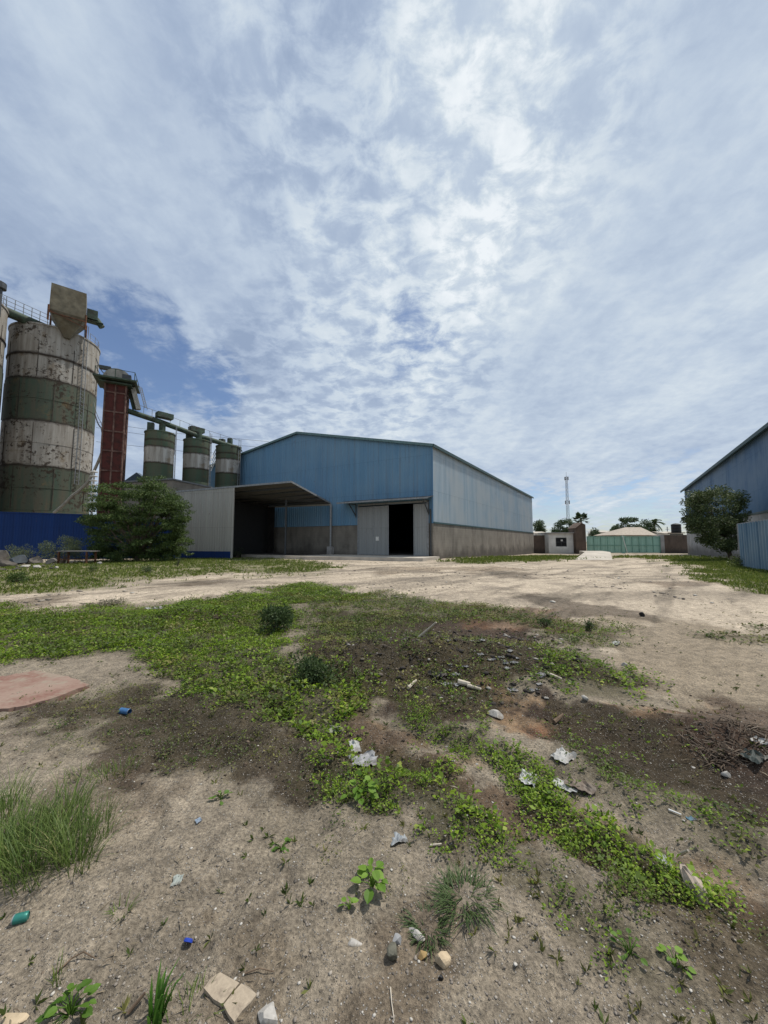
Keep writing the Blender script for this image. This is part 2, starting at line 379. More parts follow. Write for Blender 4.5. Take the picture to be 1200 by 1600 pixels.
# ------------------------------------------------------------------ zones of the yard (photo polygons laid on the ground)
VEG = {  # name: polygon, density, type
 'band':   ([(-80, 945), (0, 958), (200, 948), (400, 926), (470, 912), (560, 925), (570, 940), (470, 948), (440, 1000), (480, 1050), (590, 1070), (610, 1110), (560, 1135), (545, 1185), (440, 1130), (330, 1085), (250, 1050), (150, 1026), (0, 1038), (-120, 1030)], 1.0),
 'olive':  ([(440, 935), (600, 925), (800, 950), (1000, 985), (990, 1020), (900, 1010), (760, 970), (600, 978), (560, 1000), (460, 990)], .62),
 'stripa': ([(590, 1082), (650, 1090), (700, 1130), (760, 1145), (830, 1175), (875, 1218), (850, 1228), (770, 1200), (690, 1160), (600, 1130)], .75),
 'center': ([(480, 1185), (560, 1195), (630, 1195), (700, 1235), (765, 1275), (755, 1315), (690, 1305), (640, 1265), (560, 1265), (500, 1245)], .85),
 'stripb': ([(805, 1225), (880, 1245), (960, 1285), (1050, 1340), (1100, 1385), (1060, 1400), (980, 1355), (900, 1305), (820, 1258)], 1.0),
 'stripc': ([(900, 1172), (960, 1195), (1040, 1218), (1120, 1255), (1260, 1285), (1260, 1345), (1140, 1325), (1080, 1290), (1000, 1258), (930, 1225)], .62),
 'stripd': ([(760, 1295), (880, 1370), (960, 1440), (1010, 1500), (960, 1505), (860, 1425), (770, 1350), (680, 1320)], .6),
 'stripe': ([(1100, 1410), (1200, 1440), (1300, 1490), (1300, 1530), (1180, 1470), (1110, 1440)], .5),
 'mid':    ([(560, 1140), (700, 1200), (760, 1260), (600, 1215), (520, 1180)], .7),
 'dark':   ([(30, 1090), (250, 1060), (430, 1110), (560, 1200), (500, 1260), (380, 1215), (200, 1210), (60, 1160)], .34),
 'spars':  ([(330, 1180), (500, 1220), (640, 1300), (620, 1400), (400, 1350), (340, 1260)], .15),
 'corner': ([(1000, 1400), (1300, 1450), (1300, 1700), (1050, 1640), (960, 1480)], .28),
 'heap':   ([(430, 1000), (520, 970), (700, 985), (860, 1010), (850, 1070), (760, 1130), (600, 1100), (470, 1090)], .50),
 'rslope': ([(840, 1090), (1000, 1110), (1120, 1200), (1250, 1250), (1250, 1400), (1100, 1330), (900, 1230), (840, 1180)], .30),
 'rgrass': ([(840, 1035), (900, 1020), (1000, 1055), (990, 1090), (880, 1085), (830, 1065)], .7),
 'rstrip': ([(1080, 985), (1200, 985), (1300, 992), (1300, 1002), (1150, 1000), (1080, 996)], .8),
 'rfar':   ([(1060, 871), (1100, 871), (1300, 880), (1300, 935), (1200, 928), (1110, 908), (1095, 890)], 1.0),
 'lfar':   ([(-100, 890), (140, 879), (300, 872), (430, 872), (530, 884), (500, 893), (330, 896), (200, 906), (150, 920), (-100, 932)], .75),
 'lfar2':  ([(290, 905), (400, 898), (450, 893), (530, 895), (520, 898), (420, 903)], .25),
 'wside':  ([(690, 877), (760, 869), (860, 865), (905, 867), (905, 873), (800, 879), (740, 881)], .75),
 'gate':   ([(960, 866), (1080, 866), (1130, 876), (1060, 874), (960, 870)], .5),
}
VEGW = {k: (poly_w(v[0]), v[1]) for k, v in VEG.items()}
SOIL = [  # polygon, sRGB look when sunlit, strength
 ([(-400, 872), (1500, 872), (1500, 960), (1200, 1010), (1000, 1050), (820, 960), (640, 935), (470, 912), (300, 935), (0, 958), (-400, 960)], (204, 191, 173), 1.0),
 ([(930, 960), (1250, 1000), (1250, 1130), (1080, 1090), (980, 1040)], (162, 150, 132), .9),
 ([(820, 930), (960, 950), (1010, 968), (880, 960)], (105, 95, 84), .8),
 ([(1020, 908), (1110, 908), (1110, 917), (1040, 917)], (120, 105, 90), .7),
 ([(760, 893), (860, 896), (860, 903), (780, 902)], (110, 100, 88), .7),
 ([(560, 890), (700, 884), (820, 888), (840, 892), (700, 894), (600, 900)], (135, 120, 102), .6),
 ([(280, 905), (340, 905), (345, 916), (280, 915)], (120, 105, 88), .6),
 ([(-20, 935), (80, 930), (180, 945), (40, 955), (-20, 955)], (118, 106, 92), .7),
 ([(520, 960), (640, 950), (850, 985), (860, 1010), (1000, 1070), (820, 1060), (760, 1120), (560, 1090), (490, 1040)], (72, 59, 50), .95),
 ([(700, 950), (850, 955), (900, 985), (760, 975)], (120, 92, 72), .7),
 ([(240, 950), (340, 940), (440, 950), (420, 985), (300, 990), (250, 975)], (70, 54, 44), .9),
 ([(20, 1110), (140, 1085), (240, 1060), (400, 1100), (560, 1200), (470, 1250), (330, 1195), (200, 1215), (120, 1170)], (80, 70, 60), .9),
 ([(180, 1080), (300, 1080), (420, 1130), (420, 1200), (220, 1180)], (58, 50, 44), .7),
 ([(760, 1085), (850, 1085), (920, 1130), (850, 1160), (770, 1140)], (158, 132, 104), .8),
 ([(830, 1125), (900, 1125), (890, 1148), (830, 1145)], (150, 104, 78), .6),
 ([(850, 1090), (960, 1090), (1060, 1130), (1250, 1190), (1250, 1300), (1120, 1245), (960, 1190), (880, 1150)], (66, 55, 48), .95),
 ([(1010, 1110), (1070, 1108), (1090, 1130), (1010, 1130)], (150, 122, 98), .8),
 ([(1060, 1120), (1300, 1100), (1300, 1200), (1100, 1180)], (88, 72, 62), .75),
 ([(540, 1115), (700, 1170), (900, 1270), (1300, 1440), (1300, 1520), (1000, 1400), (800, 1310), (640, 1240), (480, 1160)], (104, 86, 70), .85),
 ([(900, 1260), (1100, 1330), (1300, 1420), (1300, 1440), (1080, 1350), (930, 1290)], (150, 128, 104), .6),
 ([(560, 1120), (700, 1165), (820, 1215), (700, 1180)], (150, 130, 104), .6),
 ([(1000, 1400), (1300, 1500), (1300, 1700), (1120, 1640), (1060, 1500)], (98, 84, 70), .7),
 ([(120, 1230), (300, 1215), (290, 1270), (160, 1300)], (104, 92, 78), .45),
 ([(560, 1480), (650, 1400), (720, 1290), (740, 1400), (660, 1620), (560, 1620)], (112, 97, 80), .5),
 ([(330, 1420), (420, 1400), (470, 1500), (430, 1620), (350, 1600)], (110, 97, 80), .5),
]
SOILW = [(poly_w([(x, max(y, 866)) for x, y in p]), alb(*c), s) for p, c, s in SOIL]
def soil_color(X, Y):
    d = np.hypot(X, Y)
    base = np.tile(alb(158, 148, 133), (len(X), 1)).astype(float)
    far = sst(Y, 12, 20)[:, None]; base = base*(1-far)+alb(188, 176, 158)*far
    n = fbm(X*1.1, Y*1.1, 77, 5, .6)[:, None]; base *= .70+.62*n
    for i, (V, c, s) in enumerate(SOILW):
        k = (zone(X, Y, V, .022, .14, 50+i)*s)[:, None]
        base = base*(1-k)+c*(0.8+.4*n)*k
    # tyre streaks running along the yard
    ang = R(58); s1 = fbm((X*math.cos(ang)-Y*math.sin(ang))*1.6, (X*math.sin(ang)+Y*math.cos(ang))*.12, 91, 4)[:, None]
    yard = sst(Y, 8, 11)[:, None]
    base *= 1-yard*.28*sst(s1, .52, .70)
    s2 = fbm(X*.16, Y*1.0, 95, 4)[:, None]
    base *= 1-yard*.30*sst(s2, .56, .70)
    s3 = fbm(X*2.3, Y*2.3, 97, 4, .7)[:, None]; base *= .80+.40*s3
    ang = R(40); s4 = fbm((X*math.cos(ang)-Y*math.sin(ang))*3.0, (X*math.sin(ang)+Y*math.cos(ang))*.25, 99, 4, .6)[:, None]; base *= 1-.35*sst(Y, 5, 7)[:, None]*sst(s4, .54, .68)
    s5 = fbm(X*.55+3, Y*.9, 101, 5, .6)[:, None]; kk = yard*sst(s5, .56, .70)*.5; base = base*(1-kk)+alb(132, 124, 114)*kk
    # green film where weeds are dense
    for k, (V, dn) in VEGW.items():
        z = (zone(X, Y, V, .03, .07, 3)*min(1, dn*1.1))[:, None]
        gcol = alb(96, 100, 52) if k in ('rfar', 'lfar', 'wside', 'gate', 'lfar2') else alb(66, 66, 40)
        base = base*(1-z*.8)+gcol*z*.8*(.7+.6*n)
    return np.clip(base, .004, .9)

def build_ground():
    a = .7; r = 1/62.
    tx = np.arange(-int(math.asinh(110/a)/r), int(math.asinh(110/a)/r)+1)*r; xs = a*np.sinh(tx)
    ty = np.arange(-int(math.asinh(8/a)/r), int(math.asinh(95/a)/r)+1)*r; ys = a*np.sinh(ty)+.4
    ext = np.array([130, 180, 260, 420, 800, 1600, 3500.])
    xs = np.concatenate([-ext[::-1], xs, ext]); ys = np.concatenate([-ext[::-1]*.5, ys, ext])
    Xg, Yg = np.meshgrid(xs, ys); X = Xg.ravel(); Y = Yg.ravel()
    Z = H(X, Y); Z = Z-0.9*sst(Y, 300, 900)*0
    V = np.stack([X, Y, Z], 1); nx, ny = len(xs), len(ys)
    i = np.arange(nx*ny).reshape(ny, nx)
    Fq = np.stack([i[:-1, :-1], i[:-1, 1:], i[1:, 1:], i[1:, :-1]], -1).reshape(-1, 4)
    M = Mat('ground_soil', .95, 0, .15)
    at_ = M.n('ShaderNodeAttribute', attribute_name='soil'); base = at_.outputs['Color']
    n1 = M.noise(9, 6, .65); n2 = M.noise(60, 5, .7); n3 = M.noise(220, 3, .6)
    v1 = M.vor(95); vc = M.vor(95, out='Color'); v2 = M.vor(190); 
    col = M.mix(1.0, base, M.mix(M.mr(n1, .3, .7), (.62, .61, .60, 1), (1.25, 1.22, 1.18, 1)), 'MULTIPLY')
    col = M.mix(1.0, col, M.mix(M.mr(n2, .32, .68), (.48, .475, .47, 1), (1.5, 1.48, 1.45, 1)), 'MULTIPLY')
    sp = M.n('ShaderNodeSeparateXYZ'); M.L.new(vc, sp.inputs[0])
    peb = M.math('MULTIPLY', M.mr(v1, .22, .34, 1, 0), M.mr(sp.outputs[0], .60, .66))
    col = M.mix(M.math('MULTIPLY', peb, .8), col, M.mix(sp.outputs[1], (.10, .09, .08, 1), (.52, .49, .45, 1)))
    M.col(col)
    hgt = M.math('ADD', M.math('MULTIPLY', n2, 1.0), M.math('ADD', M.math('MULTIPLY', n1, 1.2), M.math('MULTIPLY', peb, .35)))
    hgt = M.math('ADD', hgt, M.math('MULTIPLY', n3, .35))
    M.bump(hgt, .9, .022)
    o = np_mesh('ground', V, Fq, M.m, smooth=True)
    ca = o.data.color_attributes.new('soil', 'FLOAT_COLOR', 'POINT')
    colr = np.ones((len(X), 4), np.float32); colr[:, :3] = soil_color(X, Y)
    ca.data.foreach_set('color', colr.ravel())
    props(o, kind='structure')
build_ground()

# ------------------------------------------------------------------ shared materials
BLUE = (.115, .235, .42); FADE = (.33, .39, .42)
MT = dict(
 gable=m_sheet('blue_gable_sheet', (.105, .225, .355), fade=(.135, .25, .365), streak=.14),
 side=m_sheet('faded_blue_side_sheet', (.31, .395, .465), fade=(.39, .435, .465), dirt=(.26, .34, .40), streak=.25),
 side2=m_sheet('weathered_blue_sheet', (.09, .165, .275), fade=(.16, .23, .32), dirt=(.10, .16, .28), low=(3.6, 7.0, (.06, .15, .27))),
 trim=m_plain('dark_green_trim', (.035, .07, .075), .6),
 roof=m_plain('dull_blue_roof', (.09, .17, .20), .5),
 conc=m_concrete('stained_concrete', (.215, .195, .168)),
 conc_l=m_concrete('pale_concrete', (.46, .415, .355), (.25, .22, .18), .5, False),
 conc_g=m_concrete('grey_concrete', (.36, .35, .34), (.10, .09, .08), .45),
 grey=m_sheet('grey_door_sheet', (.24, .25, .25), rough=.6, streak=.2, dirt=(.14, .13, .12)),
 offw=m_sheet('offwhite_sheet', (.33, .32, .295), rough=.6, streak=.2, dirt=(.25, .23, .2)),
 steel=m_plain('dark_steel', (.06, .065, .07), .5, .3),
 greys=m_plain('grey_painted_steel', (.22, .23, .24), .5, .2),
 navy=m_sheet('navy_sheet', (.004, .026, .115), rough=.9, streak=.3, dirt=(.005, .016, .05)),
 rust=m_plain('rusty_steel', (.12, .055, .03), .85, .1, .5, 3, (.05, .03, .02)),
 dgreen=m_plain('dark_green_steel', (.05, .075, .055), .7, .1, .35, 3, (.04, .03, .025)),
 beige=m_plain('dirty_beige_steel', (.135, .12, .085), .8, 0, .4, 1.5, (.10, .08, .05)),
 black=m_plain('black_plastic', (.012, .012, .013), .5),
 white=m_plain('dull_white', (.62, .61, .58), .7, 0, .15, 8),
 bark=m_plain('bark', (.12, .095, .07), .95, 0, .4, 12),
 seam=m_plain('blackened_seam', (.05, .04, .033), .9, 0, .5, 2),
 brick=m_concrete('brown_block', (.13, .095, .075), (.04, .035, .03), .5),
)

# ------------------------------------------------------------------ corrugated wall
def ribbed(mb, A, B, zb, zt, pitch=.28, dep=.035, out=(0, 0)):
    A = Vector(A[:2]); B = Vector(B[:2]); L = (B-A).length; d = (B-A)/L; o = Vector(out)
    cols = []; s = 0
    while s < L:
        for fr, of in ((0, 0), (.55, 0), (.65, 1), (.9, 1)):
            q = s+fr*pitch
            if q < L: cols.append((q, of*dep))
        s += pitch
    cols.append((L, 0)); vs = []
    fz = (lambda q: zt(q/L)) if callable(zt) else (lambda q: zt)
    fb = (lambda q: zb(q/L)) if callable(zb) else (lambda q: zb)
    for q, of in cols:
        p = A+d*q+o*of
        vs += [(p.x, p.y, fb(q)), (p.x, p.y, fz(q))]
    mb.add(vs, [(2*i, 2*i+2, 2*i+3, 2*i+1) for i in range(len(cols)-1)])
    return mb

# ------------------------------------------------------------------ main warehouse
D1 = 31.0
c0 = at(676, 846, D1); C0 = Vector((c0.x, c0.y))
GD = Vector((-math.cos(R(30)), math.sin(R(30))))         # along the gable, to the left
SDv = Vector((0.626, 1.0)).normalized()                   # along the long side, away
GN = Vector((-GD.y, GD.x)); GN = -GN if GN.y > 0 else GN   # gable outward normal
SN = Vector((SDv.y, -SDv.x))                              # side outward normal
def gp(s, w=0.0): return C0+GD*s+GN*w
pe = hit(676, 696, C0, GD); pr = hit(466, 677, C0, GD); pl = hit(322, 731, C0, GD)
sR = (Vector(pr[:2])-C0).length; sL = (Vector(pl[:2])-C0).length
ZE, ZR, ZL = pe.z, pr.z, pl.z
ZS = hit(676, 817.5, C0, GD).z
far = hit(831, 776.5, C0, SDv); LS = (Vector(far[:2])-C0).length
WH = Thing('warehouse', (C0.x, C0.y, 0), 'large blue corrugated metal warehouse with concrete lower walls and open sliding door', 'warehouse')
dR = (Vector(hit(669, 840, C0, GD)[:2])-C0).length; dL = (Vector(hit(560, 840, C0, GD)[:2])-C0).length
ZD = hit(615, 788, C0, GD).z
APZ = 0.26
roofz = lambda s: ZE+(ZR-ZE)*s/sR if s <= sR else ZR+(ZL-ZR)*(s-sR)/(sL-sR)
mb = MB()
ribbed(mb, gp(0), gp(dR-.05), ZS, lambda t: roofz(t*(dR-.05))-.05, out=GN)
ribbed(mb, gp(dR-.05), gp(dL+.05), ZD, lambda t: roofz(dR-.05+t*(dL-dR+.1))-.05, out=GN)
ribbed(mb, gp(dL+.05), gp(sL), ZS, lambda t: roofz(dL+.05+t*(sL-dL-.05))-.05, out=GN)
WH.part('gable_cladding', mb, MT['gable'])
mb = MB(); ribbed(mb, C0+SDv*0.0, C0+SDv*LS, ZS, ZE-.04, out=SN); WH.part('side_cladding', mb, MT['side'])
def wall_box(mb, A, B, z0, z1, th, n):       # wall from A to B, thickness inward of normal n
    A = Vector(A[:2]); B = Vector(B[:2]); n = Vector(n)
    q = [A, B, B-n*th, A-n*th]
    mb.slab([(p.x, p.y, z1) for p in q], z1-z0); return mb
mb = MB(); wall_box(mb, gp(0, -.06), gp(dR, -.06), -1.2, ZS+.004, .25, GN); wall_box(mb, gp(dL, -.06), gp(sL, -.06), -1.2, ZS+.004, .25, GN)
WH.part('gable_plinth', mb, MT['conc'])
mb = MB(); wall_box(mb, C0+SN*.10+SDv*-.06, C0+SN*.10+SDv*LS, -1.2, ZS-.02, .3, SN); WH.part('side_plinth', mb, MT['conc'])
mb = MB(); wall_box(mb, C0+SN*.16, C0+SN*.16+SDv*LS, ZS-.02, ZS+.12, .2, SN); WH.part('sill_flashing', mb, MT['trim'])
# roof, back and far walls
mb = MB(); ov = .22
def rp(s, w, z): p = C0+GD*s+SDv*w; return (p.x, p.y, z)
e0 = ZE-.04
for (s0, z0, s1, z1) in ((-ov, ZE-ov*(ZR-ZE)/sR, sR, ZR), (sR, ZR, sL+ov, ZL-.1)):
    mb.slab([rp(s0, -ov, z0+.12), rp(s1, -ov, z1+.12), rp(s1, LS+ov, z1+.12), rp(s0, LS+ov, z0+.12)], .1)
WH.part('roof', mb, MT['roof'])
mb = MB()
for (s0, z0, s1, z1) in ((-ov, ZE-ov*(ZR-ZE)/sR, sR, ZR), (sR, ZR, sL+ov, ZL-.1)):
    a = C0+GD*s0+SDv*(-ov-.03); b = C0+GD*s1+SDv*(-ov-.03)
    mb.bar((a.x, a.y, z0+.02), (b.x, b.y, z1+.02), .05, .22)
WH.part('verge_trim', mb, m_plain('grey_green_trim', (.10, .17, .18), .6))
mb = MB(); a = C0+GD*(-ov-.03)+SDv*-ov; b = C0+GD*(-ov-.03)+SDv*(LS+ov); zz = ZE-ov*(ZR-ZE)/sR
mb.bar((a.x, a.y, zz), (b.x, b.y, zz), .08, .26); WH.part('eaves_gutter', mb, MT['trim'])
mb = MB(); mb.bar((C0+SN*.03+GN*.03).to_tuple()+(ZS,), (C0+SN*.03+GN*.03).to_tuple()+(ZE-.05,), .14, .14); WH.part('corner_flashing', mb, m_sheet('blue_flashing', (.08, .18, .30)))
mb = MB(); f0 = C0+SDv*LS; f1 = f0+GD*sL
mb.quad((f0.x, f0.y, -1.2), (f1.x, f1.y, -1.2), (f1.x, f1.y, ZL), (f0.x+GD.x*sR, f0.y+GD.y*sR, ZR), (f0.x, f0.y, ZE))
l0 = gp(sL); mb.quad((l0.x, l0.y, -1.2), (f1.x, f1.y, -1.2), (f1.x, f1.y, ZL), (l0.x, l0.y, ZL)); WH.part('rear_walls', mb, MT['gable'])
mb = MB(); mb.slab([rp(.3, .3, .28), rp(sL-.3, .3, .28), rp(sL-.3, LS-.3, .28), rp(.3, LS-.3, .28)], 1.2); WH.part('floor_slab', mb, MT['conc_g'])
# door: sliding leaves hung in front of the opening
def dpx(px): return (Vector(hit(px, 840, C0, GD)[:2])-C0).length
fr = MB(); 
for s in (dL, dR): a = gp(s, .06); fr.bar((a.x, a.y, 0), (a.x, a.y, ZD), .14, .14)
a = gp(dL, .06); b = gp(dR, .06); fr.bar((a.x, a.y, ZD+.09), (b.x, b.y, ZD+.09), .14, .16); WH.part('door_frame', fr, MT['greys'])
for (x0, x1, w) in ((561.5, 585.5, .16), (586, 609, .24), (648, 668.5, .16)):
    s0, s1 = dpx(x0), dpx(x1); mb = MB(); A = gp(s0, w); B = gp(s1, w)
    ribbed(mb, A, B, APZ+.05, ZD-.12, .22, .02, GN)
    bk = MB(); wall_box(mb, gp(s0, w-.01), gp(s1, w-.01), APZ+.05, ZD-.12, .04, GN)
    dr = WH.part('sliding_door', mb, MT['grey'])
    e = MB()
    for s in (s0, s1): p = gp(s, w+.015); e.bar((p.x, p.y, APZ+.04), (p.x, p.y, ZD-.1), .07, .05)
    for z in (APZ+.06, ZD-.14): p = gp(s0, w+.012); q = gp(s1, w+.012); e.bar((p.x, p.y, z), (q.x, q.y, z), .05, .07)
    WH.part('door_edge', e, MT['greys'], parent=dr)
    if x0 == 586:
        p = gp(dpx(592), w+.035); h = MB(); h.box((p.x, p.y, 1.75), (.3, .05, .35), rz=math.atan2(GD.y, GD.x)); WH.part('notice_plate', h, MT['white'], parent=dr)
# canopy over the door
cz0 = hit(600, 788, C0, GD).z+.32
cn = MB(); sA, sB = dpx(540)+.1, -.15
qa, qb, qc, qd = gp(sA, 1.35), gp(sB, 1.35), gp(sB, .05), gp(sA, .05)
zf = cz0-.12
cn.slab([(qa.x, qa.y, zf), (qb.x, qb.y, zf), (qc.x, qc.y, zf+.30), (qd.x, qd.y, zf+.30)], .05); cp = WH.part('canopy', cn, MT['steel'])
e = MB(); e.bar((qa.x, qa.y, zf+.0), (qb.x, qb.y, zf+.0), .05, .14); WH.part('canopy_fascia', e, MT['greys'], parent=cp)
for s in (dL+.25, sB+.45):
    br = MB(); a = gp(s, .08); b = gp(s, 1.25); br.bar((a.x, a.y, zf-1.15), (b.x, b.y, zf-.1), .07); br.bar((a.x, a.y, zf-.10), (b.x, b.y, zf-.1), .07); br.bar((a.x, a.y, zf-1.3), (a.x, a.y, zf-.05), .09)
    WH.part('canopy_bracket', br, MT['steel'], parent=cp)
dp = MB(); a = gp(.12, .12); dp.tube([(a.x, a.y, .3), (a.x, a.y, ZS+1.2)], .06); WH.part('downpipe', dp, MT['steel'])
# concrete apron in front
ap = MB(); q = [gp(-.6, .0), gp(-.6, 3.4), gp(9, 5.2), gp(17.5, 5.0), gp(17.5, 0)]
ap.slab([(p.x, p.y, APZ) for p in q], .7); obj('concrete_apron', ap, MT['conc_l'], org=(q[0].x, q[0].y, 0), kind='structure')

# ------------------------------------------------------------------ open shed against the warehouse
A3 = at(455, 752.5, 30.6); B3 = at(275, 768, 33.6); P3 = at(365, 762.5, 0.5*(30.6+33.6)-.1)
sc = dpx(519); Cg = hit(519, 786, C0+GN*.25, GD); Dg = hit(392, 786, C0+GN*.25, GD)
sB_ = (Vector(hit(300, 786, C0+GN*.25, GD)[:2])-C0).length
SH = Thing('open_shed', (A3.x, A3.y, 0), 'open fronted lean-to shed with grey sheet side panel and sloping roof against the blue warehouse', 'shed')
E3 = gp(sc+.0, .25); E4 = gp(19.0, .25)
ZC = Cg.z; ZB = ZC+.15
mb = MB()
A2 = Vector(A3[:2]); B2 = Vector(B3[:2]); fd = (B2-A2).normalized(); ft = (B2-A2).length
Pm = A2+fd*((Vector(P3[:2])-A2).length)
mb.slab([(A3.x, A3.y, A3.z), (Pm.x, Pm.y, A3.z*.5+B3.z*.5), (B3.x, B3.y, B3.z), (E4.x, E4.y, ZB), (E3.x, E3.y, ZC)], .06)
SH.part('roof_sheet', mb, m_sheet('shed_roof_sheet', (.125, .12, .115), streak=.4, dirt=(.12, .09, .07)))
mb = MB()
for (p, q, za, zb) in ((A3, B3, A3.z, B3.z), (A3, E3, A3.z, ZC)):
    mb.bar((p.x, p.y-.03, za-.02), (q.x, q.y-.03, zb-.02), .06, .15)
SH.part('fascia', mb, MT['greys'])
for k in range(1, 6):                        # purlins under the roof
    t = k/6; pf = A2+(Vector(E3)-A2)*t; pb = Vector(B3[:2])+(Vector(E4)-Vector(B3[:2]))*t
    za = A3.z+(ZC-A3.z)*t-.13; zb2 = B3.z+(ZB-B3.z)*t-.13
    m2 = MB().bar((pf.x, pf.y, za), (pb.x, pb.y, zb2), .07, .12); SH.part('purlin', m2, MT['steel'])
m2 = MB().bar((E3.x+GN.x*.1, E3.y+GN.y*.1, ZC-.16), (E4.x+GN.x*.1, E4.y+GN.y*.1, ZB-.16), .12, .16); SH.part('wall_beam', m2, MT['offw'])
posts = [(Pm.x, Pm.y, A3.z*.5+B3.z*.5-.1, 'offw'), (E3.x, E3.y, ZC-.1, 'greys')]
w = hit(446, 846, gp(0, 3.0), GD); posts.append((w.x, w.y, ZC+.75, 'steel'))
for x, y, z, mm in posts:
    b = MB().bar((x, y, -.2), (x, y, z), .15, .15); SH.part('post', b, MT[mm])
b = MB().box((E3.x, E3.y, APZ+.3), (.5, .5, .9), rz=R(-30)); SH.part('post_base', b, MT['conc_g'])
mb = MB(); pn = Vector((fd.y, -fd.x)); pn = pn if pn.y < 0 else -pn
zb0 = .62
ribbed(mb, Pm, B2, zb0, lambda t: (A3.z*.5+B3.z*.5)*(1-t)+B3.z*t-.09, .25, .03, pn); SH.part('side_panel', mb, MT['offw'])
mb = MB(); wall_box(mb, Pm+pn*.04, B2+pn*.04, -.3, zb0+.02, .2, pn); SH.part('base_wall', mb, MT['navy'])
mb = MB(); q = [B2, E4]; mb.quad((B2.x, B2.y, -.2), (E4.x, E4.y, -.2), (E4.x, E4.y, ZB-.05), (B2.x, B2.y, B3.z-.05)); SH.part('end_wall', mb, MT['black'])  # end wall coloured black to stand for the shade inside the shed
dk_wall = m_plain('shade_dark_sheet', (.022, .02, .019), .9, 0, .4, 1.5)  # near-black colour stands in for the roof's shade on the back wall
mb = MB(); sp0 = dpx(437); wall_box(mb, gp(sp0, .9), gp(18.5, .9), -.2, ZC-.1, .1, GN); SH.part('added_shade_wall', mb, dk_wall)  # added wall, only there to make the shed interior read as shaded
mb = MB(); q = [gp(sc, .15), gp(sc, 4.4), gp(18.5, 4.3), gp(18.5, .15)]; mb.slab([(p.x, p.y, APZ+.012) for p in q], .1); SH.part('dark_floor', mb, m_plain('shade_dark_dirt', (.06, .052, .045), .9, 0, .4, 1))  # dirt floor sheet added over the apron, coloured dark for the interior shade
# low grey-roofed block behind the shed
lb = [at(186, 752, 34.3), at(268, 747, 34.3), at(330, 760, 35.8)]
LB = Thing('lean_to_building', (lb[1].x, lb[1].y, 0), 'low building with dull grey roof behind the tree and shed', 'building')
mb = MB(); bk = Vector((0, 1.1, -.25))
mb.slab([lb[0], lb[1], lb[2], lb[2]+bk, lb[1]+bk, lb[0]+bk], .12); LB.part('roof', mb, m_plain('dull_grey_roof', (.13, .14, .15), .8))
mb = MB(); mb.slab([p+Vector((0, .15, -.13)) for p in lb]+[p+Vector((0, .9, -.3)) for p in lb[::-1]], 7.4); LB.part('wall', mb, MT['conc'])
pk = at(213, 738, 37.5); GB = Thing('gabled_building', (pk.x, pk.y, 0), 'small dark blue gabled roof peeking above the tree below the red tower', 'building')
mb = MB(); wdt = 2.2
mb.add([(pk.x-wdt, pk.y, pk.z-1.6), (pk.x+wdt, pk.y, pk.z-1.6), (pk.x, pk.y, pk.z), (pk.x-wdt, pk.y+.1, 0), (pk.x+wdt, pk.y+.1, 0), (pk.x-wdt, pk.y+.6, pk.z-1.6), (pk.x+wdt, pk.y+.6, pk.z-1.6), (pk.x, pk.y+.6, pk.z)],
       [(0, 1, 2), (3, 4, 1, 0), (5, 7, 6), (0, 2, 7, 5), (2, 1, 6, 7)]); GB.part('gable', mb, m_plain('slate_blue', (.07, .10, .14), .7))

# ------------------------------------------------------------------ silos
def silo_mat(name, bands, H_, white=(.36, .34, .305), green=(.064, .092, .068), seam=2.4, seed=0., rustamt=.5, pth=.565):
    """paint in bands with ragged peeling edges, plate seams and rust"""
    M = Mat(name, .85, 0, .2); sp = M.n('ShaderNodeSeparateXYZ'); M.L.new(M.tc, sp.inputs[0]); z = sp.outputs[2]
    nz = M.noise(1.6, 6, .65, off=(seed, 0, 0)); pz = M.math('ADD', z, M.math('MULTIPLY', M.math('SUBTRACT', nz, .5), .55*H_/20))
    cr = M.n('ShaderNodeValToRGB'); M.L.new(M.math('DIVIDE', pz, H_), cr.inputs[0]); cr.color_ramp.interpolation = 'CONSTANT'
    e = cr.color_ramp.elements
    for i, (t, w) in enumerate(bands):
        q = e[i] if i < 2 else e.new(t/H_); q.position = max(0, t/H_); q.color = rgba(white if w else green)
    col = cr.outputs[0]
    stz = M.noise(1.0, 6, .62, sc=(2.2, 2.2, .22), off=(seed, 1, 0)); col = M.mix(M.mr(stz, .36, .66, 0, .7), col, (.12, .095, .07, 1))
    n2 = M.noise(2.4, 8, .72, off=(seed+3, 2, 1)); rs = M.noise(.35, 3, .5, off=(seed, 7, 2))
    pe_ = M.mr(M.math('ADD', n2, M.math('MULTIPLY', M.math('SUBTRACT', rs, .5), .5)), pth, pth+.05, 0, min(1, rustamt+.4)); col = M.mix(pe_, col, (.04, .028, .02, 1))
    ye = M.noise(.8, 6, .7, off=(seed+9, 0, 5)); col = M.mix(M.mr(ye, .56, .68, 0, .6), col, (.17, .12, .06, 1))
    # dark ragged line where bands and plates meet
    for t in [b[0] for b in bands[1:]]+[H_*.905]:
        dd = M.math('ABSOLUTE', M.math('SUBTRACT', pz, t)); col = M.mix(M.mr(dd, .0, .20*H_/20*1.2, .9, 0), col, (.04, .03, .024, 1))
    M.col(col).bump(n2, .4, .05); return M.m
MAT_SILO = silo_mat('banded_silo_paint', [(0, 0), (9.6, 1), (14.6, 0), (19.3, 1)], 24.3)
sx = at(77, 700, 42.7); SR = 4.05
ztop = at(60, 519, 40.5).z
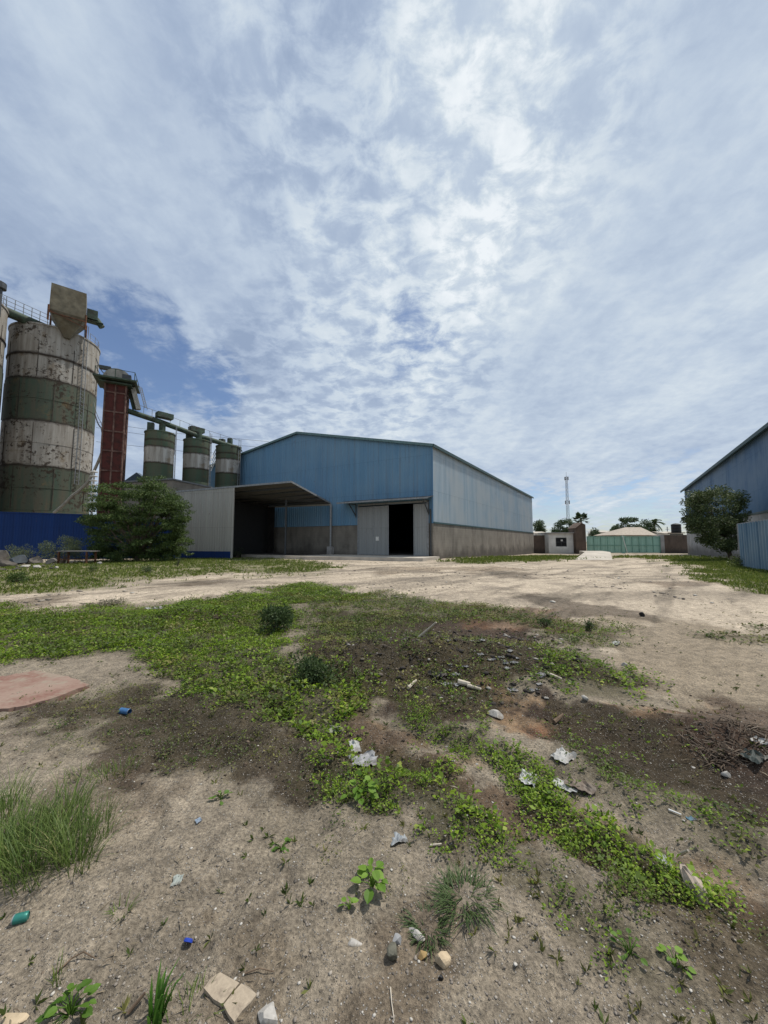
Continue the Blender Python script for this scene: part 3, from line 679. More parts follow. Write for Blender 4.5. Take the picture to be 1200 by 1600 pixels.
def big_silo(cx, cy, label):
    T = Thing('grain_silo', (cx, cy, 0), label, 'silo', 'tall banded silos')
    mb = MB(); prof = [(SR, -.3)]
    plates = [0, 2.4, 4.8, 7.2, 9.6, 12.1, 14.6, 17, 19.3, 22, ztop]
    for i, zz in enumerate(plates[1:]):
        prof += [(SR+(.025 if i % 2 else 0), plates[i]+.02), (SR+(.025 if i % 2 else 0), zz-.02), (SR-.03, zz-.01), (SR-.03, zz+.01)]
    prof += [(SR+.1, ztop-.05), (SR+.1, ztop+.12), (SR-.05, ztop+.12), (0.02, ztop+1.0)]
    mb.lathe((cx, cy, 0), prof, 72); T.part('tank', mb, MAT_SILO, smooth=True)
    mb = MB()
    for zz in (22.0,): mb.lathe((cx, cy, zz), [(SR+.0, -.06), (SR+.09, -.06), (SR+.09, .06), (SR+.0, .06)], 72)
    T.part('hoop', mb, MT['seam'])
    mb = MB()
    for aa in (-1.1, -.35, .5, 1.3, -1.9):
        ca, sa = math.cos(aa-math.pi/2), math.sin(aa-math.pi/2); zz = 3+((aa*37) % 5)
        for k in range(5):
            z0 = [0.2, 5, 9.8, 14.8, 19.5][k]; z1 = [4.6, 9.4, 14.3, 19, 23.4][k]; a2 = aa-math.pi/2+k*.37
            mb.bar((cx+(SR+.03)*math.cos(a2), cy+(SR+.03)*math.sin(a2), z0), (cx+(SR+.03)*math.cos(a2), cy+(SR+.03)*math.sin(a2), z1), .05, .04)
    T.part('plate_seams', mb, MT['seam'])
    mb = MB(); n = 28
    for k in range(n):
        a0 = 2*math.pi*k/n; a1 = 2*math.pi*(k+1)/n; r = SR-.1
        p = (cx+r*math.cos(a0), cy+r*math.sin(a0)); q = (cx+r*math.cos(a1), cy+r*math.sin(a1))
        if math.sin(a0) > -.2:
            mb.bar(p+(ztop+.1,), p+(ztop+1.15,), .035); mb.bar(p+(ztop+1.12,), q+(ztop+1.12,), .03); mb.bar(p+(ztop+.6,), q+(ztop+.6,), .025)
    T.part('railing', mb, MT['greys'])
    return T
S1 = big_silo(sx.x, sx.y, 'huge rusty silo painted in white and green bands with a beige hopper on top')
# ladder with a cage on its right flank
mb = MB(); la = R(-12); lx = sx.x+(SR+.25)*math.cos(la); ly = sx.y+(SR+.25)*math.sin(la)
for k in (-.22, .22): mb.bar((lx+k*math.sin(la), ly-k, 8), (lx+k*math.sin(la), ly-k, ztop+1.6), .05)
for k in range(40): mb.bar((lx-.22*math.sin(la), ly-.22, 8+k*.42), (lx+.22*math.sin(la), ly+.22, 8+k*.42), .03)
S1.part('ladder', mb, MT['greys'])
s2 = at(-104, 700, 34.3); S2 = big_silo(s2.x, s2.y, 'banded silo cut off by the left edge of the photo, nearest the blue wall')
# hopper on silo 1
hc = at(105, 520, 40.2); HP = Thing('hopper_bin', (hc.x, hc.y, hc.z), 'dirty beige hopper bin with pointed bottom standing on top of the huge silo', 'hopper')
zt_, zm_, zb_ = at(105, 459, 40.2).z, at(105, 498, 40.2).z, at(105, 529, 40.2).z
hw = 1.55; ang = R(38); ca, sa = math.cos(ang), math.sin(ang)
def hq(u, v, z): return (hc.x+u*ca-v*sa, hc.y+u*sa+v*ca, z)
mb = MB(); vs = []
for (k, z) in ((.97, zt_), (1.0, zm_), (.16, zb_)):
    vs += [hq(-hw*k, -hw*.8*k, z), hq(hw*k, -hw*.8*k, z), hq(hw*k, hw*.8*k, z), hq(-hw*k, hw*.8*k, z)]
mb.add(vs, [(3, 2, 1, 0)]+[(a+4*l, (a+1) % 4+4*l, (a+1) % 4+4*l+4, a+4*l+4) for l in (0, 1) for a in range(4)]+[(8, 9, 10, 11)])
HP.part('bin', mb, MT['beige'])
for u in (-1, 1):
    for v in (-1, 1):
        b = MB().bar(hq(u*hw*1.02, v*hw*.82, ztop+.1), hq(u*hw*1.02, v*hw*.82, zm_+.4), .13); HP.part('leg', b, MT['rust'])
b = MB(); b.bar(hq(-hw, -hw*.84, zm_-.4), hq(hw, -hw*.84, zm_-.4), .1); b.bar(hq(-hw, -hw*.84, zm_-.2), hq(hw, -hw*.84, ztop+.3), .07); HP.part('brace', b, MT['rust'])
b = MB(); p = hq(hw+.55, 0, zm_+1.1); b.box(p, (1.0, 1.1, 1.1), rz=ang); b.tube([hq(hw+.9, 0, zm_+.9), hq(hw+1.5, 0, zm_+.1)], .32, 10); b.bar(hq(hw, 0, zm_+.4), hq(hw+1.6, 0, zm_+.4), .9, .08)
HP.part('blower', b, MT['dgreen'])
b = MB(); b.bar(hq(hw-.3, 0, zt_), hq(hw-.9, .3, zt_+.6), .1); b.box(hq(hw-.6, 0, zt_+.2), (.5, .4, .4), rz=ang); HP.part('top_fitting', b, MT['steel'])
# conveyor with walkway from the left onto silo 1
c1a = at(-30, 470, 36); c1b = at(78, 516, 40.4)
CV = Thing('conveyor_pipe', c1a, 'dark conveyor pipe with thin handrail reaching the top of the huge silo from the left', 'conveyor')
CV.part('pipe', MB().tube([c1a, c1b], .5, 14), MT['dgreen'], smooth=True)
mb = MB(); dv = (c1b-c1a)
for k in range(9):
    p = c1a+dv*k/8+Vector((0, .6, 0)); mb.bar(p+Vector((0, 0, .2)), p+Vector((0, 0, 1.8)), .05)
for h in (.9, 1.35, 1.8): mb.bar(c1a+Vector((0, .6, h)), c1b+Vector((0, .6, h)), .04)
CV.part('handrail', mb, MT['greys'])
mb = MB().bar(c1a+Vector((0, .6, .3)), c1b+Vector((0, .6, .3)), .9, .06); CV.part('walkway', mb, MT['steel'])
# vent at the very left edge
v0 = at(0, 446, 33); b = MB(); b.lathe((v0.x, v0.y, v0.z), [(.2, -3.0), (.2, -.3), (.45, -.3), (.45, .25), (.05, .5)], 14); obj('roof_vent', b, MT['steel'], org=(v0.x, v0.y, v0.z-3), label='small dark vent cap on the roof of the silo at the left edge', cat='vent')

# red bucket elevator tower
tx_ = at(178, 700, 34.4); tw = .80; zt2 = at(182, 601, 34.4).z; zbt = 0
TW = Thing('elevator_tower', (tx_.x, tx_.y, 0), 'red brown square elevator tower with platform and head between the huge silo and small silos', 'tower')
M = Mat('red_brown_panels', .8, 0, .2); nzz = M.noise(2.2, 6, .65)
M.col(M.mix(M.mr(nzz, .45, .65, 0, .8), (.085, .026, .022, 1), (.03, .018, .016, 1))).bump(nzz, .3, .03)
mb = MB(); mb.box((tx_.x, tx_.y, zt2/2), (2*tw, 2*tw, zt2-.3), rz=R(28)); shf = TW.part('shaft', mb, M.m)
M = Mat('dusty_brown_frame', .85, 0, .2); nzz = M.noise(3, 5); M.col(M.mix(M.mr(nzz, .3, .7), (.06, .03, .026, 1), (.18, .115, .095, 1)))
fm = M.m
def tq(u, v, z): a_ = R(28); return (tx_.x+u*math.cos(a_)-v*math.sin(a_), tx_.y+u*math.sin(a_)+v*math.cos(a_), z)
mb = MB()
for u in (-1, 0, 1):
    for v in (-1, 1): mb.bar(tq(u*tw, v*(tw+.02), 0), tq(u*tw, v*(tw+.02), zt2), .14, .10); 
    if u == 0: [mb.bar(tq(v*(tw+.02), 0, 0), tq(v*(tw+.02), 0, zt2), .14, .10) for v in (-1, 1)]
zz = .6
while zz < zt2:
    for v in (-1, 1):
        mb.bar(tq(-tw, v*(tw+.03), zz), tq(tw, v*(tw+.03), zz), .08, .13); mb.bar(tq(v*(tw+.03), -tw, zz), tq(v*(tw+.03), tw, zz), .08, .13)
    zz += 1.85
TW.part('panel_frame', mb, fm)
mb = MB(); mb.box((tx_.x, tx_.y, zt2+.05), (3.3, 3.3, .14), rz=R(28)); mb.box((tx_.x, tx_.y, zt2-.25), (2.5, 2.5, .12), rz=R(28)); TW.part('platform', mb, MT['dgreen'])
mb = MB(); n = 14; pr_ = [(math.cos(math.pi*k/n)*1.15, math.sin(math.pi*k/n)*1.15) for k in range(n+1)]
vs = [tq(p[0], -.5, zt2+.25+p[1]) for p in pr_]+[tq(p[0], .5, zt2+.25+p[1]) for p in pr_]
mb.add(vs, [tuple(range(n+1)), tuple(range(n+1, 2*n+2))[::-1]]+[(i, i+n+1, i+n+2, i+1) for i in range(n)]); mb.box(tq(0, 0, zt2+.2), (2.3, 1.0, .2), rz=R(28)); TW.part('elevator_head', mb, m_plain('grey_beige_cowl', (.25, .24, .21), .7, 0, .3, 2, (.08, .06, .05)))
mb = MB(); mb.box(tq(-1.0, -.2, zt2+1.35), (.9, .4, .3), rz=R(28)); TW.part('drive_motor', mb, MT['steel']); TW.part('gearbox', MB().box(tq(.8, -.8, zt2+.5), (.7, .5, .5), rz=R(28)), MT['steel'])
mb = MB()
for u, v in ((-1, -1), (1, -1), (1, 1), (-1, 1), (0, -1), (1, 0)): mb.bar(tq(u*1.5, v*1.5, zt2+.1), tq(u*1.5, v*1.5, zt2+.9), .05)
for (a_, b_) in (((-1, -1), (1, -1)), ((1, -1), (1, 1)), ((-1, -1), (-1, 1))):
    for h in (.9,): mb.bar(tq(a_[0]*1.5, a_[1]*1.5, zt2+h), tq(b_[0]*1.5, b_[1]*1.5, zt2+h), .04)
TW.part('guard_rail', mb, MT['dgreen'])
# small silos (row), conveyor above
SS_R = 1.3
MAT_S = silo_mat('small_silo_paint', [(0, 0), (9.15, 1), (10.75, 0)], 12.6, white=(.50, .50, .48), green=(.075, .115, .08), seed=4., rustamt=.25, pth=.62)
sil = [(247, 36.5, 'nearest of the three small green and white silos, next to the red tower'), (306, 39.4, 'middle one of the three small green and white silos'), (355.5, 42.0, 'farthest of the three small green and white silos, touching the blue warehouse gable in view')]
zs0 = at(247, 676, 36.2).z
base = Thing('small_silo', (0, 0, 0), '', 'silo', 'small green and white silos'); base.o['label'] = sil[0][2]
mb = MB(); mb.lathe((0, 0, 0), [(.25, 3.4), (SS_R, 5.6), (SS_R+.02, 7.7), (SS_R-.02, 7.72), (SS_R, 7.75), (SS_R, 10.3), (SS_R+.03, 10.35), (SS_R+.03, zs0-.1), (SS_R+.08, zs0-.1), (SS_R+.08, zs0), (SS_R-.1, zs0), (.02, zs0+.25)], 40); base.part('tank', mb, MAT_S, smooth=True)
for k in range(4):
    a_ = R(45+90*k); b = MB().bar((1.1*math.cos(a_), 1.1*math.sin(a_), -.2), (1.1*math.cos(a_), 1.1*math.sin(a_), 5.6), .18); base.part('leg', b, MT['dgreen'])
mb = MB(); mb.tube([(.15, 0, zs0), (.15, 0, zs0+1.0)], .3, 10); mb.box((-.85, 0, zs0+.55), (.55, .5, .9)); base.part('inlet_chute', mb, MT['dgreen'])
mb = MB(); 
for k in (-.2, .2): mb.bar((SS_R+.12, k, 5), (SS_R+.12, k, zs0+.9), .04)
for k in range(18): mb.bar((SS_R+.12, -.2, 5.2+k*.42), (SS_R+.12, .2, 5.2+k*.42), .025)
base.part('ladder', mb, MT['greys'])
pos = []
for i, (px, d, lab) in enumerate(sil):
    p = at(px, 745, d); pos.append(p)
    if i == 0: base.o.location = (p.x, p.y, 0); base.o.rotation_euler = (0, 0, R(20))
    else: copy_thing(base.o, (p.x, p.y, 0), R(20-15*i), lab)
ca_ = at(197, 641, 35.0); cb_ = at(250, 659, 36.5); cc_ = at(309, 681, 39.4); cd_ = at(376, 701.5, 42.6)
CV2 = Thing('overhead_conveyor', ca_, 'long dark green conveyor tube running down from the red tower over the small silos', 'conveyor')
CV2.part('tube', MB().tube([ca_, cb_, cc_, cd_], .27, 12), MT['dgreen'], smooth=True)
mb = MB()
for p, q in ((ca_, cb_), (cb_, cc_), (cc_, cd_)):
    mb.bar(p+Vector((0, 0, .95)), q+Vector((0, 0, .95)), .03)
    for k in range(4): r_ = p+(q-p)*k/4; mb.bar(r_+Vector((0, 0, .2)), r_+Vector((0, 0, .95)), .03)
CV2.part('handrail', mb, MT['greys'])
for (px, py, d) in ((257, 650, 36.6), (307, 672, 39.5)):
    p = at(px, py, d); b = MB(); b.box(p, (1.45, .8, .5), rz=R(50)); b.box(p+Vector((-.3, 0, .28)), (.9, .85, .1), rz=R(50)); CV2.part('drive_box', b, MT['dgreen'])
b = MB(); b.bar(at(350, 694, 41.9), at(377, 703, 42.3), 1.6, .10); CV2.part('end_platform', b, MT['dgreen'])
# stair/ chute frames: from tower head down to conveyor
h1 = Vector(tq(1.2, 0, zt2-.1)); h2 = at(216, 640, 35.3)
CH = Thing('feed_chute', h2, 'pale sloping chute with ladder dropping from the red tower head to the conveyor', 'chute')
CH.part('chute', MB().bar(h1, h2, .55, .4), m_plain('pale_galvanised', (.28, .28, .26), .6)); CH.part('chute_edge', MB().bar(h1+Vector((-.35, 0, -.1)), h2+Vector((-.4, 0, 0)), .16, .3), MT['dgreen'])
b = MB(); o2 = Vector((.75, 0, .1))
for k in (-.2, .2): b.bar(h1+o2+Vector((0, k, 0)), h2+o2+Vector((0, k, 0)), .05)
for k in range(12): q_ = h1+(h2-h1)*k/12+o2; b.bar(q_+Vector((0, -.2, 0)), q_+Vector((0, .2, 0)), .04)
CH.part('ladder', b, MT['greys'])
# bracing between small silos 2 and 3
b = MB(); p, q = pos[1], pos[2]
for k in range(4): b.bar((p.x+1.3, p.y+.6, 9.2+k*.45), (q.x-1.2, q.y-.6, 10.6+k*.45), .07)
obj('brace_struts', b, MT['white'], org=(p.x, p.y, 0), label='pale diagonal struts between the middle and farthest small silo', cat='brace')
# hoses and cables beside the big silo
def cable(name, pts, r, mat, lab, cat, sag=0.):
    P = [at(*p) for p in pts]; out = []
    for i in range(len(P)-1):
        for k in range(8): t = k/8; out.append(P[i].lerp(P[i+1], t)+Vector((0, 0, -sag*4*t*(1-t))))
    out.append(P[-1]); return obj(name, MB().tube(out, r, 6), mat, org=P[0], smooth=True, label=lab, cat=cat)
cable('discharge_pipe', [(84, 801, 36.2), (112, 775, 36.0), (138, 752, 36.0), (153, 722, 36.0), (162, 698, 35.6)], .13, m_plain('pale_pipe', (.30, .28, .24), .7), 'pale bent pipe rising in front of the lower huge silo toward the red tower', 'pipe', .1)
cable('cable', [(148, 645, 38), (158, 668, 36.5), (166, 698, 35)], .06, MT['black'], 'dark hanging cable between the huge silo and the red tower', 'cable', .3)
cable('cable', [(150, 560, 40), (162, 583, 37), (205, 598, 34.4)], .05, MT['black'], 'dark cable from the huge silo rim to the tower platform', 'cable', .2)
cable('cable', [(146, 628, 39), (158, 660, 38), (164, 672, 35)], .03, MT['black'], 'thin upper cable arcing beside the huge silo wall', 'cable', .3)
for k, (a_, b_) in enumerate((((150, 668), (420, 700)), ((150, 690), (420, 712)), ((120, 655), (420, 690)))):
    cable('power_line', [(a_[0], a_[1], 70), (b_[0]*.5+a_[0]*.5, (a_[1]+b_[1])*.5+4, 78), (b_[0], b_[1], 86)], .03, MT['black'], ('middle', 'lowest', 'topmost')[k]+' of the thin power lines crossing the sky behind the small silos', 'power line')['group'] = 'power lines behind the silos'
wp = at(142.5, 805, 34.9); WS = Thing('insulator_post', (wp.x, wp.y, 3), 'slim white post of stacked discs beside the huge silo above the blue wall', 'post')
b = MB(); zt3 = at(142, 735, 34.9).z; b.tube([(wp.x, wp.y, 0), (wp.x, wp.y, zt3)], .09, 8); WS.part('stem', b, MT['white'])
zz = wp.z+.3; b = MB(); 
while zz < zt3: b.lathe((wp.x, wp.y, zz), [(.09, 0), (.32, .03), (.32, .09), (.09, .16)], 12); zz += .42
WS.part('discs', b, MT['white'])

# ------------------------------------------------------------------ blue perimeter wall on the left
BW = Thing('blue_sheet_wall', (at(60, 846, 31.5).x, 31.5, 0), 'long dark navy blue sheet wall in front of the silos', 'wall')
w0 = at(-40, 846, 30.0); w1 = at(137, 846, 32.3); w2 = at(276, 846, 33.7); nrm_ = Vector((w1.y-w0.y, -(w1.x-w0.x))).normalized()
zt0, zt1 = at(0, 800.5, 30.6).z, at(137, 805, 32.3).z
mb = MB(); ribbed(mb, w0, w1, -.3, lambda t: zt0*(1-t)+zt1*t, .2, .018, nrm_); ribbed(mb, w1, w2, -.3, lambda t: zt1*(1-t)+3.2*t, .2, .018, nrm_); BW.part('cladding', mb, MT['navy'])
mb = MB(); mb.bar((w0.x, w0.y, zt0+.03), (w1.x, w1.y, zt1+.03), .1, .08); mb.bar((w1.x, w1.y, zt1+.03), (w2.x, w2.y, 3.23), .1, .08); BW.part('coping', mb, MT['navy'])
for t in (0.15, .4, .65, .9):
    p = w0.lerp(w1, t); b = MB().bar((p.x, p.y+.12, -.3), (p.x, p.y+.12, zt0-.1), .12); BW.part('post', b, MT['navy'])

# ------------------------------------------------------------------ right-hand warehouse
RF = at(1075, 846, 63.0); R0 = Vector((RF.x, RF.y)); RD = SDv.copy()
re0 = hit(1075, 765, R0, RD); re1 = hit(1200, 668, R0, RD); zRE = (re0.z+re1.z)/2
zRS = hit(1186, 803, R0, RD).z; zRS = max(3.4, min(zRS, 4.3))
Rn = Vector((-RD.y, RD.x)); Rn = Rn if Rn.x < 0 else -Rn
RB = Thing('warehouse', (R0.x, R0.y, 0), 'second warehouse at the right edge with weathered blue metal side and pale concrete base', 'warehouse')
Rnear = R0-RD*44
mb = MB(); ribbed(mb, Rnear, R0, zRS, zRE, out=Rn); RB.part('side_cladding', mb, MT['side2'])
mb = MB(); wall_box(mb, Rnear+Rn*.1, R0+Rn*.1, -1.4, zRS-.02, .3, Rn); RB.part('side_plinth', mb, MT['conc_g'])
mb = MB(); wall_box(mb, Rnear+Rn*.16, R0+Rn*.16, zRS-.02, zRS+.15, .2, Rn); RB.part('sill_flashing', mb, MT['trim'])
mb = MB(); W2 = 26.; zr2 = zRE+3.6; bkd = -Rn
def rr(s, w, z): p = R0-RD*s+bkd*w; return (p.x, p.y, z)
mb.slab([rr(-.5, -.45, zRE+.05), rr(44.3, -.45, zRE+.05), rr(44.3, W2/2, zr2), rr(-.5, W2/2, zr2)], .1); mb.slab([rr(-.5, W2/2+.01, zr2), rr(44.3, W2/2+.01, zr2), rr(44.3, W2, zRE), rr(-.5, W2, zRE)], .1); RB.part('roof', mb, MT['roof'])
mb = MB(); mb.bar(rr(-.5, -.48, zRE-.06), rr(44.3, -.48, zRE-.06), .10, .30); RB.part('eaves_gutter', mb, MT['trim'])
mb = MB()
for s in (0, 44): mb.quad(rr(s, 0, -1.4), rr(s, W2, -1.4), rr(s, W2, zRE-.1), rr(s, W2/2, zr2-.15), rr(s, 0, zRE-.1))
mb.quad(rr(0, W2, -1.4), rr(44, W2, -1.4), rr(44, W2, zRE-.1), rr(0, W2, zRE-.1)); RB.part('end_walls', mb, MT['gable'])
# ribbed blue fence at the right edge
fa = at(1156, 846, 22.3); fb = at(1235, 846, 16.2); FN = Vector(((fb-fa).y, -(fb-fa).x)).normalized(); FN = FN if FN.x < 0 else -FN
FE = Thing('sheet_fence', (fa.x, fa.y, 0), 'faded blue ribbed metal sheet fence at the right edge of the yard', 'fence')
zf0, zf1 = at(1156, 819, 22.3).z, at(1200, 813, 18.6).z
mb = MB(); ribbed(mb, fa, fb, -.3, lambda t: zf0+(zf1-zf0)*t*1.4, .42, .09, FN); 
FE.part('sheets', mb, m_sheet('faded_fence_sheet', (.085, .18, .28), fade=(.17, .25, .32), dirt=(.26, .27, .28), streak=.6))
mb = MB(); mb.bar((fa.x, fa.y, zf0), (fb.x, fb.y, zf1+(zf1-zf0)*.4), .10, .07); FE.part('top_rail', mb, MT['greys'])
mb = MB(); mb.bar((fa.x, fa.y, -.3), (fa.x, fa.y, zf0+.02), .12, .12); FE.part('end_post', mb, MT['greys'])
fc = Vector((fa.x+6, fa.y+1.0)); mb = MB(); ribbed(mb, (fa.x, fa.y), fc, -.3, zf0, .42, .09, (0, -1)); FE.part('return_sheets', mb, MT['side2'])

# ------------------------------------------------------------------ gate line
DG = 69.0
def gpt(px, py, d=DG): return at(px, py, d)
gb = float(H(np.array([30.]), np.array([DG]), False)[0])
def perim(x0, x1, ytop, label, d=DG):
    a = gpt(x0, 846, d); b = gpt(x1, 846, d); zt = gpt(x0, ytop, d).z
    T = Thing('block_wall', ((a.x+b.x)/2, d, gb), label, 'wall'); mb = MB().box(((a.x+b.x)/2, d, (gb-.4+zt)/2), (b.x-a.x, .25, zt-gb+.4)); T.part('wall', mb, MT['brick'])
    T.part('coping', MB().box(((a.x+b.x)/2, d, zt+.05), (b.x-a.x+.1, .35, .1)), MT['conc']); return T
perim(829, 858, 837, 'dark brown block wall between the warehouse corner and the white guard hut')
perim(1036, 1090, 836.5, 'dark brown block wall between the green gate and the second warehouse')
# guard hut
ga, gb2 = gpt(857.5, 846, 67.2), gpt(899, 846, 67.2); gw = gb2.x-ga.x; ght = gpt(870, 833.5, 67.2).z; gcx = (ga.x+gb2.x)/2
GH = Thing('guard_hut', (gcx, 67.2, gb), 'small white guard hut with one dark window beside the green gate', 'hut')
wz0, wz1 = gpt(876, 854, 67.2).z, gpt(876, 840, 67.2).z; wx0, wx1 = gpt(868.5, 846, 67.2).x, gpt(885.5, 846, 67.2).x
mb = MB(); y0 = 67.2
for (x0, x1, z0, z1) in ((ga.x, wx0, gb-.4, ght), (wx1, gb2.x, gb-.4, ght), (wx0, wx1, gb-.4, wz0), (wx0, wx1, wz1, ght)):
    mb.box(((x0+x1)/2, y0+.1, (z0+z1)/2), (x1-x0, .2, z1-z0))
mb.box((ga.x+.1, y0+1.9, (gb+ght)/2-.2), (.2, 3.39, ght-gb+.4)); mb.box((gb2.x-.1, y0+1.9, (gb+ght)/2-.2), (.2, 3.39, ght-gb+.4)); mb.box((gcx, y0+3.7, (gb+ght)/2-.2), (gw, .2, ght-gb+.4))
GH.part('wall', mb, m_concrete('white_render', (.66, .65, .62), (.4, .38, .34), .3))
GH.part('roof', MB().box((gcx, y0+1.8, ght+.09), (gw+.5, 4.3, .18)), MT['conc_g'])
wn = GH.part('window', MB().box(((wx0+wx1)/2, y0+.12, (wz0+wz1)/2), (wx1-wx0, .06, wz1-wz0)), m_plain('dark_glass', (.02, .02, .022), .15))
f_ = MB()
for x in (wx0+.05, (wx0+wx1)/2, wx1-.05): f_.box((x, y0+.06, (wz0+wz1)/2), (.09, .05, wz1-wz0))
for z in (wz0+.05, (wz0+wz1)/2, wz1-.05): f_.box(((wx0+wx1)/2, y0+.055, z), (wx1-wx0, .05, .08))
GH.part('window_grille', f_, MT['steel'], parent=wn); GH.part('notice', MB().box((gpt(878, 846, 67.2).x, y0+.02, (wz0+wz1)/2+.3), (.35, .03, .3)), MT['white'], parent=wn)
# brown pillar with sloped top
a, b = gpt(900, 846, 66.3), gpt(916, 846, 66.3); zt = gpt(908, 817, 66.3).z; zl = gpt(900, 826, 66.3).z
PI_ = Thing('gate_pillar', ((a.x+b.x)/2, 66.3, gb), 'tall dark brown gate pillar with sloping top beside the white guard hut', 'pillar')
mb = MB(); pts = [(a.x, gb-.4), (b.x, gb-.4), (b.x, zt-.3), ((a.x*.35+b.x*.65), zt), (a.x, zl)]
vs = [(x, 66.3, z) for x, z in pts]+[(x, 68.8, z) for x, z in pts]; n = len(pts)
mb.add(vs, [tuple(range(n)), tuple(range(n, 2*n))[::-1]]+[(i, i+n, (i+1) % n+n, (i+1) % n) for i in range(n)]); PI_.part('body', mb, MT['brick'])
mb = MB(); mb.bar((a.x-.1, 67.5, zl+.05), (a.x*.35+b.x*.65, 67.5, zt+.05), 2.9, .1); PI_.part('cap', mb, MT['brick'])
# gate
Mg = m_sheet('sea_green_gate', (.30, .50, .42), streak=.25, dirt=(.20, .33, .28), rough=.5)
GT = Thing('gate', (gpt(974, 846).x, DG, gb), 'wide pale sea green double metal gate at the end of the yard', 'gate')
for k, (x0, x1) in enumerate(((917, 970.5), (976.5, 1031))):
    a, b = gpt(x0, 846), gpt(x1, 846); z0 = gb+.1; z1 = gpt(x0, 838, DG).z
    mb = MB(); ribbed(mb, (a.x, DG), (b.x, DG), z0, z1, .3, .03, (0, -1)); lf = GT.part('leaf', mb, Mg)
    e = MB()
    nn = 5
    for i in range(nn+1): x = a.x+(b.x-a.x)*i/nn; e.box((x, DG-.07, (z0+z1)/2), (.1, .07, z1-z0))
    for z in (z0+.05, z0+(z1-z0)*.45, z1-.05): e.box(((a.x+b.x)/2, DG-.075, z), (b.x-a.x, .07, .12))
    GT.part('leaf_frame', e, m_plain('green_frame', (.17, .33, .27), .5), parent=lf)
a = gpt(973.5, 846); z1 = gpt(973, 837).z
b = MB(); b.box((a.x, DG, (gb+z1)/2), (.55, .2, z1-gb)); GT.part('centre_panel', b, Mg)
b = MB(); b.bar((gpt(972, 846).x, DG-.2, z1), (gpt(976.5, 846).x, DG-.6, gb+.05), .14, .1); GT.part('prop_bar', b, MT['white'])
pc = gpt(1034, 846); zt = gpt(1034, 836).z; b = MB().box((pc.x, DG, (gb-.4+zt)/2), (.65, .5, zt-gb+.4)); obj('gate_post', b, MT['conc_g'], org=(pc.x, DG, gb), label='grey concrete post at the right side of the green gate', cat='post')
# concrete ramp
def ramp():
    n0 = 30.4; n1 = 42.
    a, b = at(897, 870, n0), at(957, 870, n0); c, d = at(954, 865, n1), at(914, 865, n1)
    z0 = gz(a.x, n0); z1 = at(930, 862.5, n1).z
    mb = MB(); mb.add([(a.x, n0, z0+.02), (b.x, n0, z0+.02), (c.x, n1, z1), (d.x, n1, z1), (a.x, n0, -1.5), (b.x, n0, -1.5), (c.x, n1, -1.5), (d.x, n1, -1.5), (c.x+2, n1+5, z1), (d.x+2, n1+5, z1), (c.x+2, n1+5, -1.5), (d.x+2, n1+5, -1.5)],
       [(0, 1, 2, 3), (0, 4, 5, 1), (1, 5, 6, 2), (3, 7, 4, 0), (3, 2, 8, 9), (2, 6, 10, 8), (9, 11, 7, 3), (8, 10, 11, 9)])
    obj('concrete_ramp', mb, MT['conc_l'], org=(a.x, n0, 0), label='pale concrete ramp rising from the yard toward the green gate', cat='ramp')
ramp()

# ------------------------------------------------------------------ foliage tools
def leaves(P, dirs, L, W, fold=.25, up=None):
    """P base points (n,3), dirs unit (n,3) -> verts,faces of 4-vert leaves"""
    n = len(P); rnd = RNG.normal(size=(n, 3)); 
    if up is not None: rnd = rnd*.45+np.array(up)
    nrm = rnd-dirs*np.sum(rnd*dirs, 1)[:, None]; nrm /= np.linalg.norm(nrm, axis=1)[:, None]+1e-9
    sd_ = np.cross(dirs, nrm); L = np.broadcast_to(L, n)[:, None]; W = np.broadcast_to(W, n)[:, None]
    a = P; t = P+dirs*L; m = P+dirs*L*.5
    V = np.stack([a, m+sd_*W*.5+nrm*W*fold, t-nrm*L*.12, m-sd_*W*.5+nrm*W*fold], 1).reshape(-1, 3)
    return V, np.arange(4*n).reshape(-1, 4)
def unit(v): return v/(np.linalg.norm(v, axis=1)[:, None]+1e-9)
def crown_clumps(centres, radii, nleaf, L, W, flat=.7, droop=0.):
    Vs = []; 
    for c, r, n in zip(centres, radii, nleaf):
        d = unit(RNG.normal(size=(n, 3))); rad = r*(RNG.random(n)**.45)
        P = np.array(c)+d*rad[:, None]*np.array([1, 1, flat])
        dr = unit(d*.8+RNG.normal(size=(n, 3))*.6+np.array([0, 0, -droop]))
        V, _ = leaves(P, dr, L*(.6+.8*RNG.random(n)), W*(.6+.8*RNG.random(n))); Vs.append(V)
    V = np.concatenate(Vs); return V, np.arange(len(V)).reshape(-1, 4)
def branchy(mb, base, tips, r0, seed=0, fork=.35):
    rr_ = random.Random(seed); base = Vector(base)
    hub = base.lerp(sum((Vector(t) for t in tips), Vector())/len(tips), fork)
    mb.tube([base, base.lerp(hub, .5)+Vector((rr_.uniform(-.1, .1), 0, 0)), hub], [r0, r0*.85, r0*.7], 9)
    for t in tips:
        t = Vector(t); m = hub.lerp(t, .5)+Vector((rr_.uniform(-.3, .3), rr_.uniform(-.3, .3), rr_.uniform(0, .4)))
        mb.tube([hub, m, t], [r0*.5, r0*.28, r0*.08], 6)

LM1 = leaf_mat('feathery_green', (.032, .062, .018), (.115, .170, .042), (.22, .27, .09), .30)
LM2 = leaf_mat('dense_green', (.045, .070, .028), (.115, .150, .055), (.22, .24, .10), .2)
LM3 = leaf_mat('distant_green', (.045, .07, .035), (.09, .13, .055), None, .2)
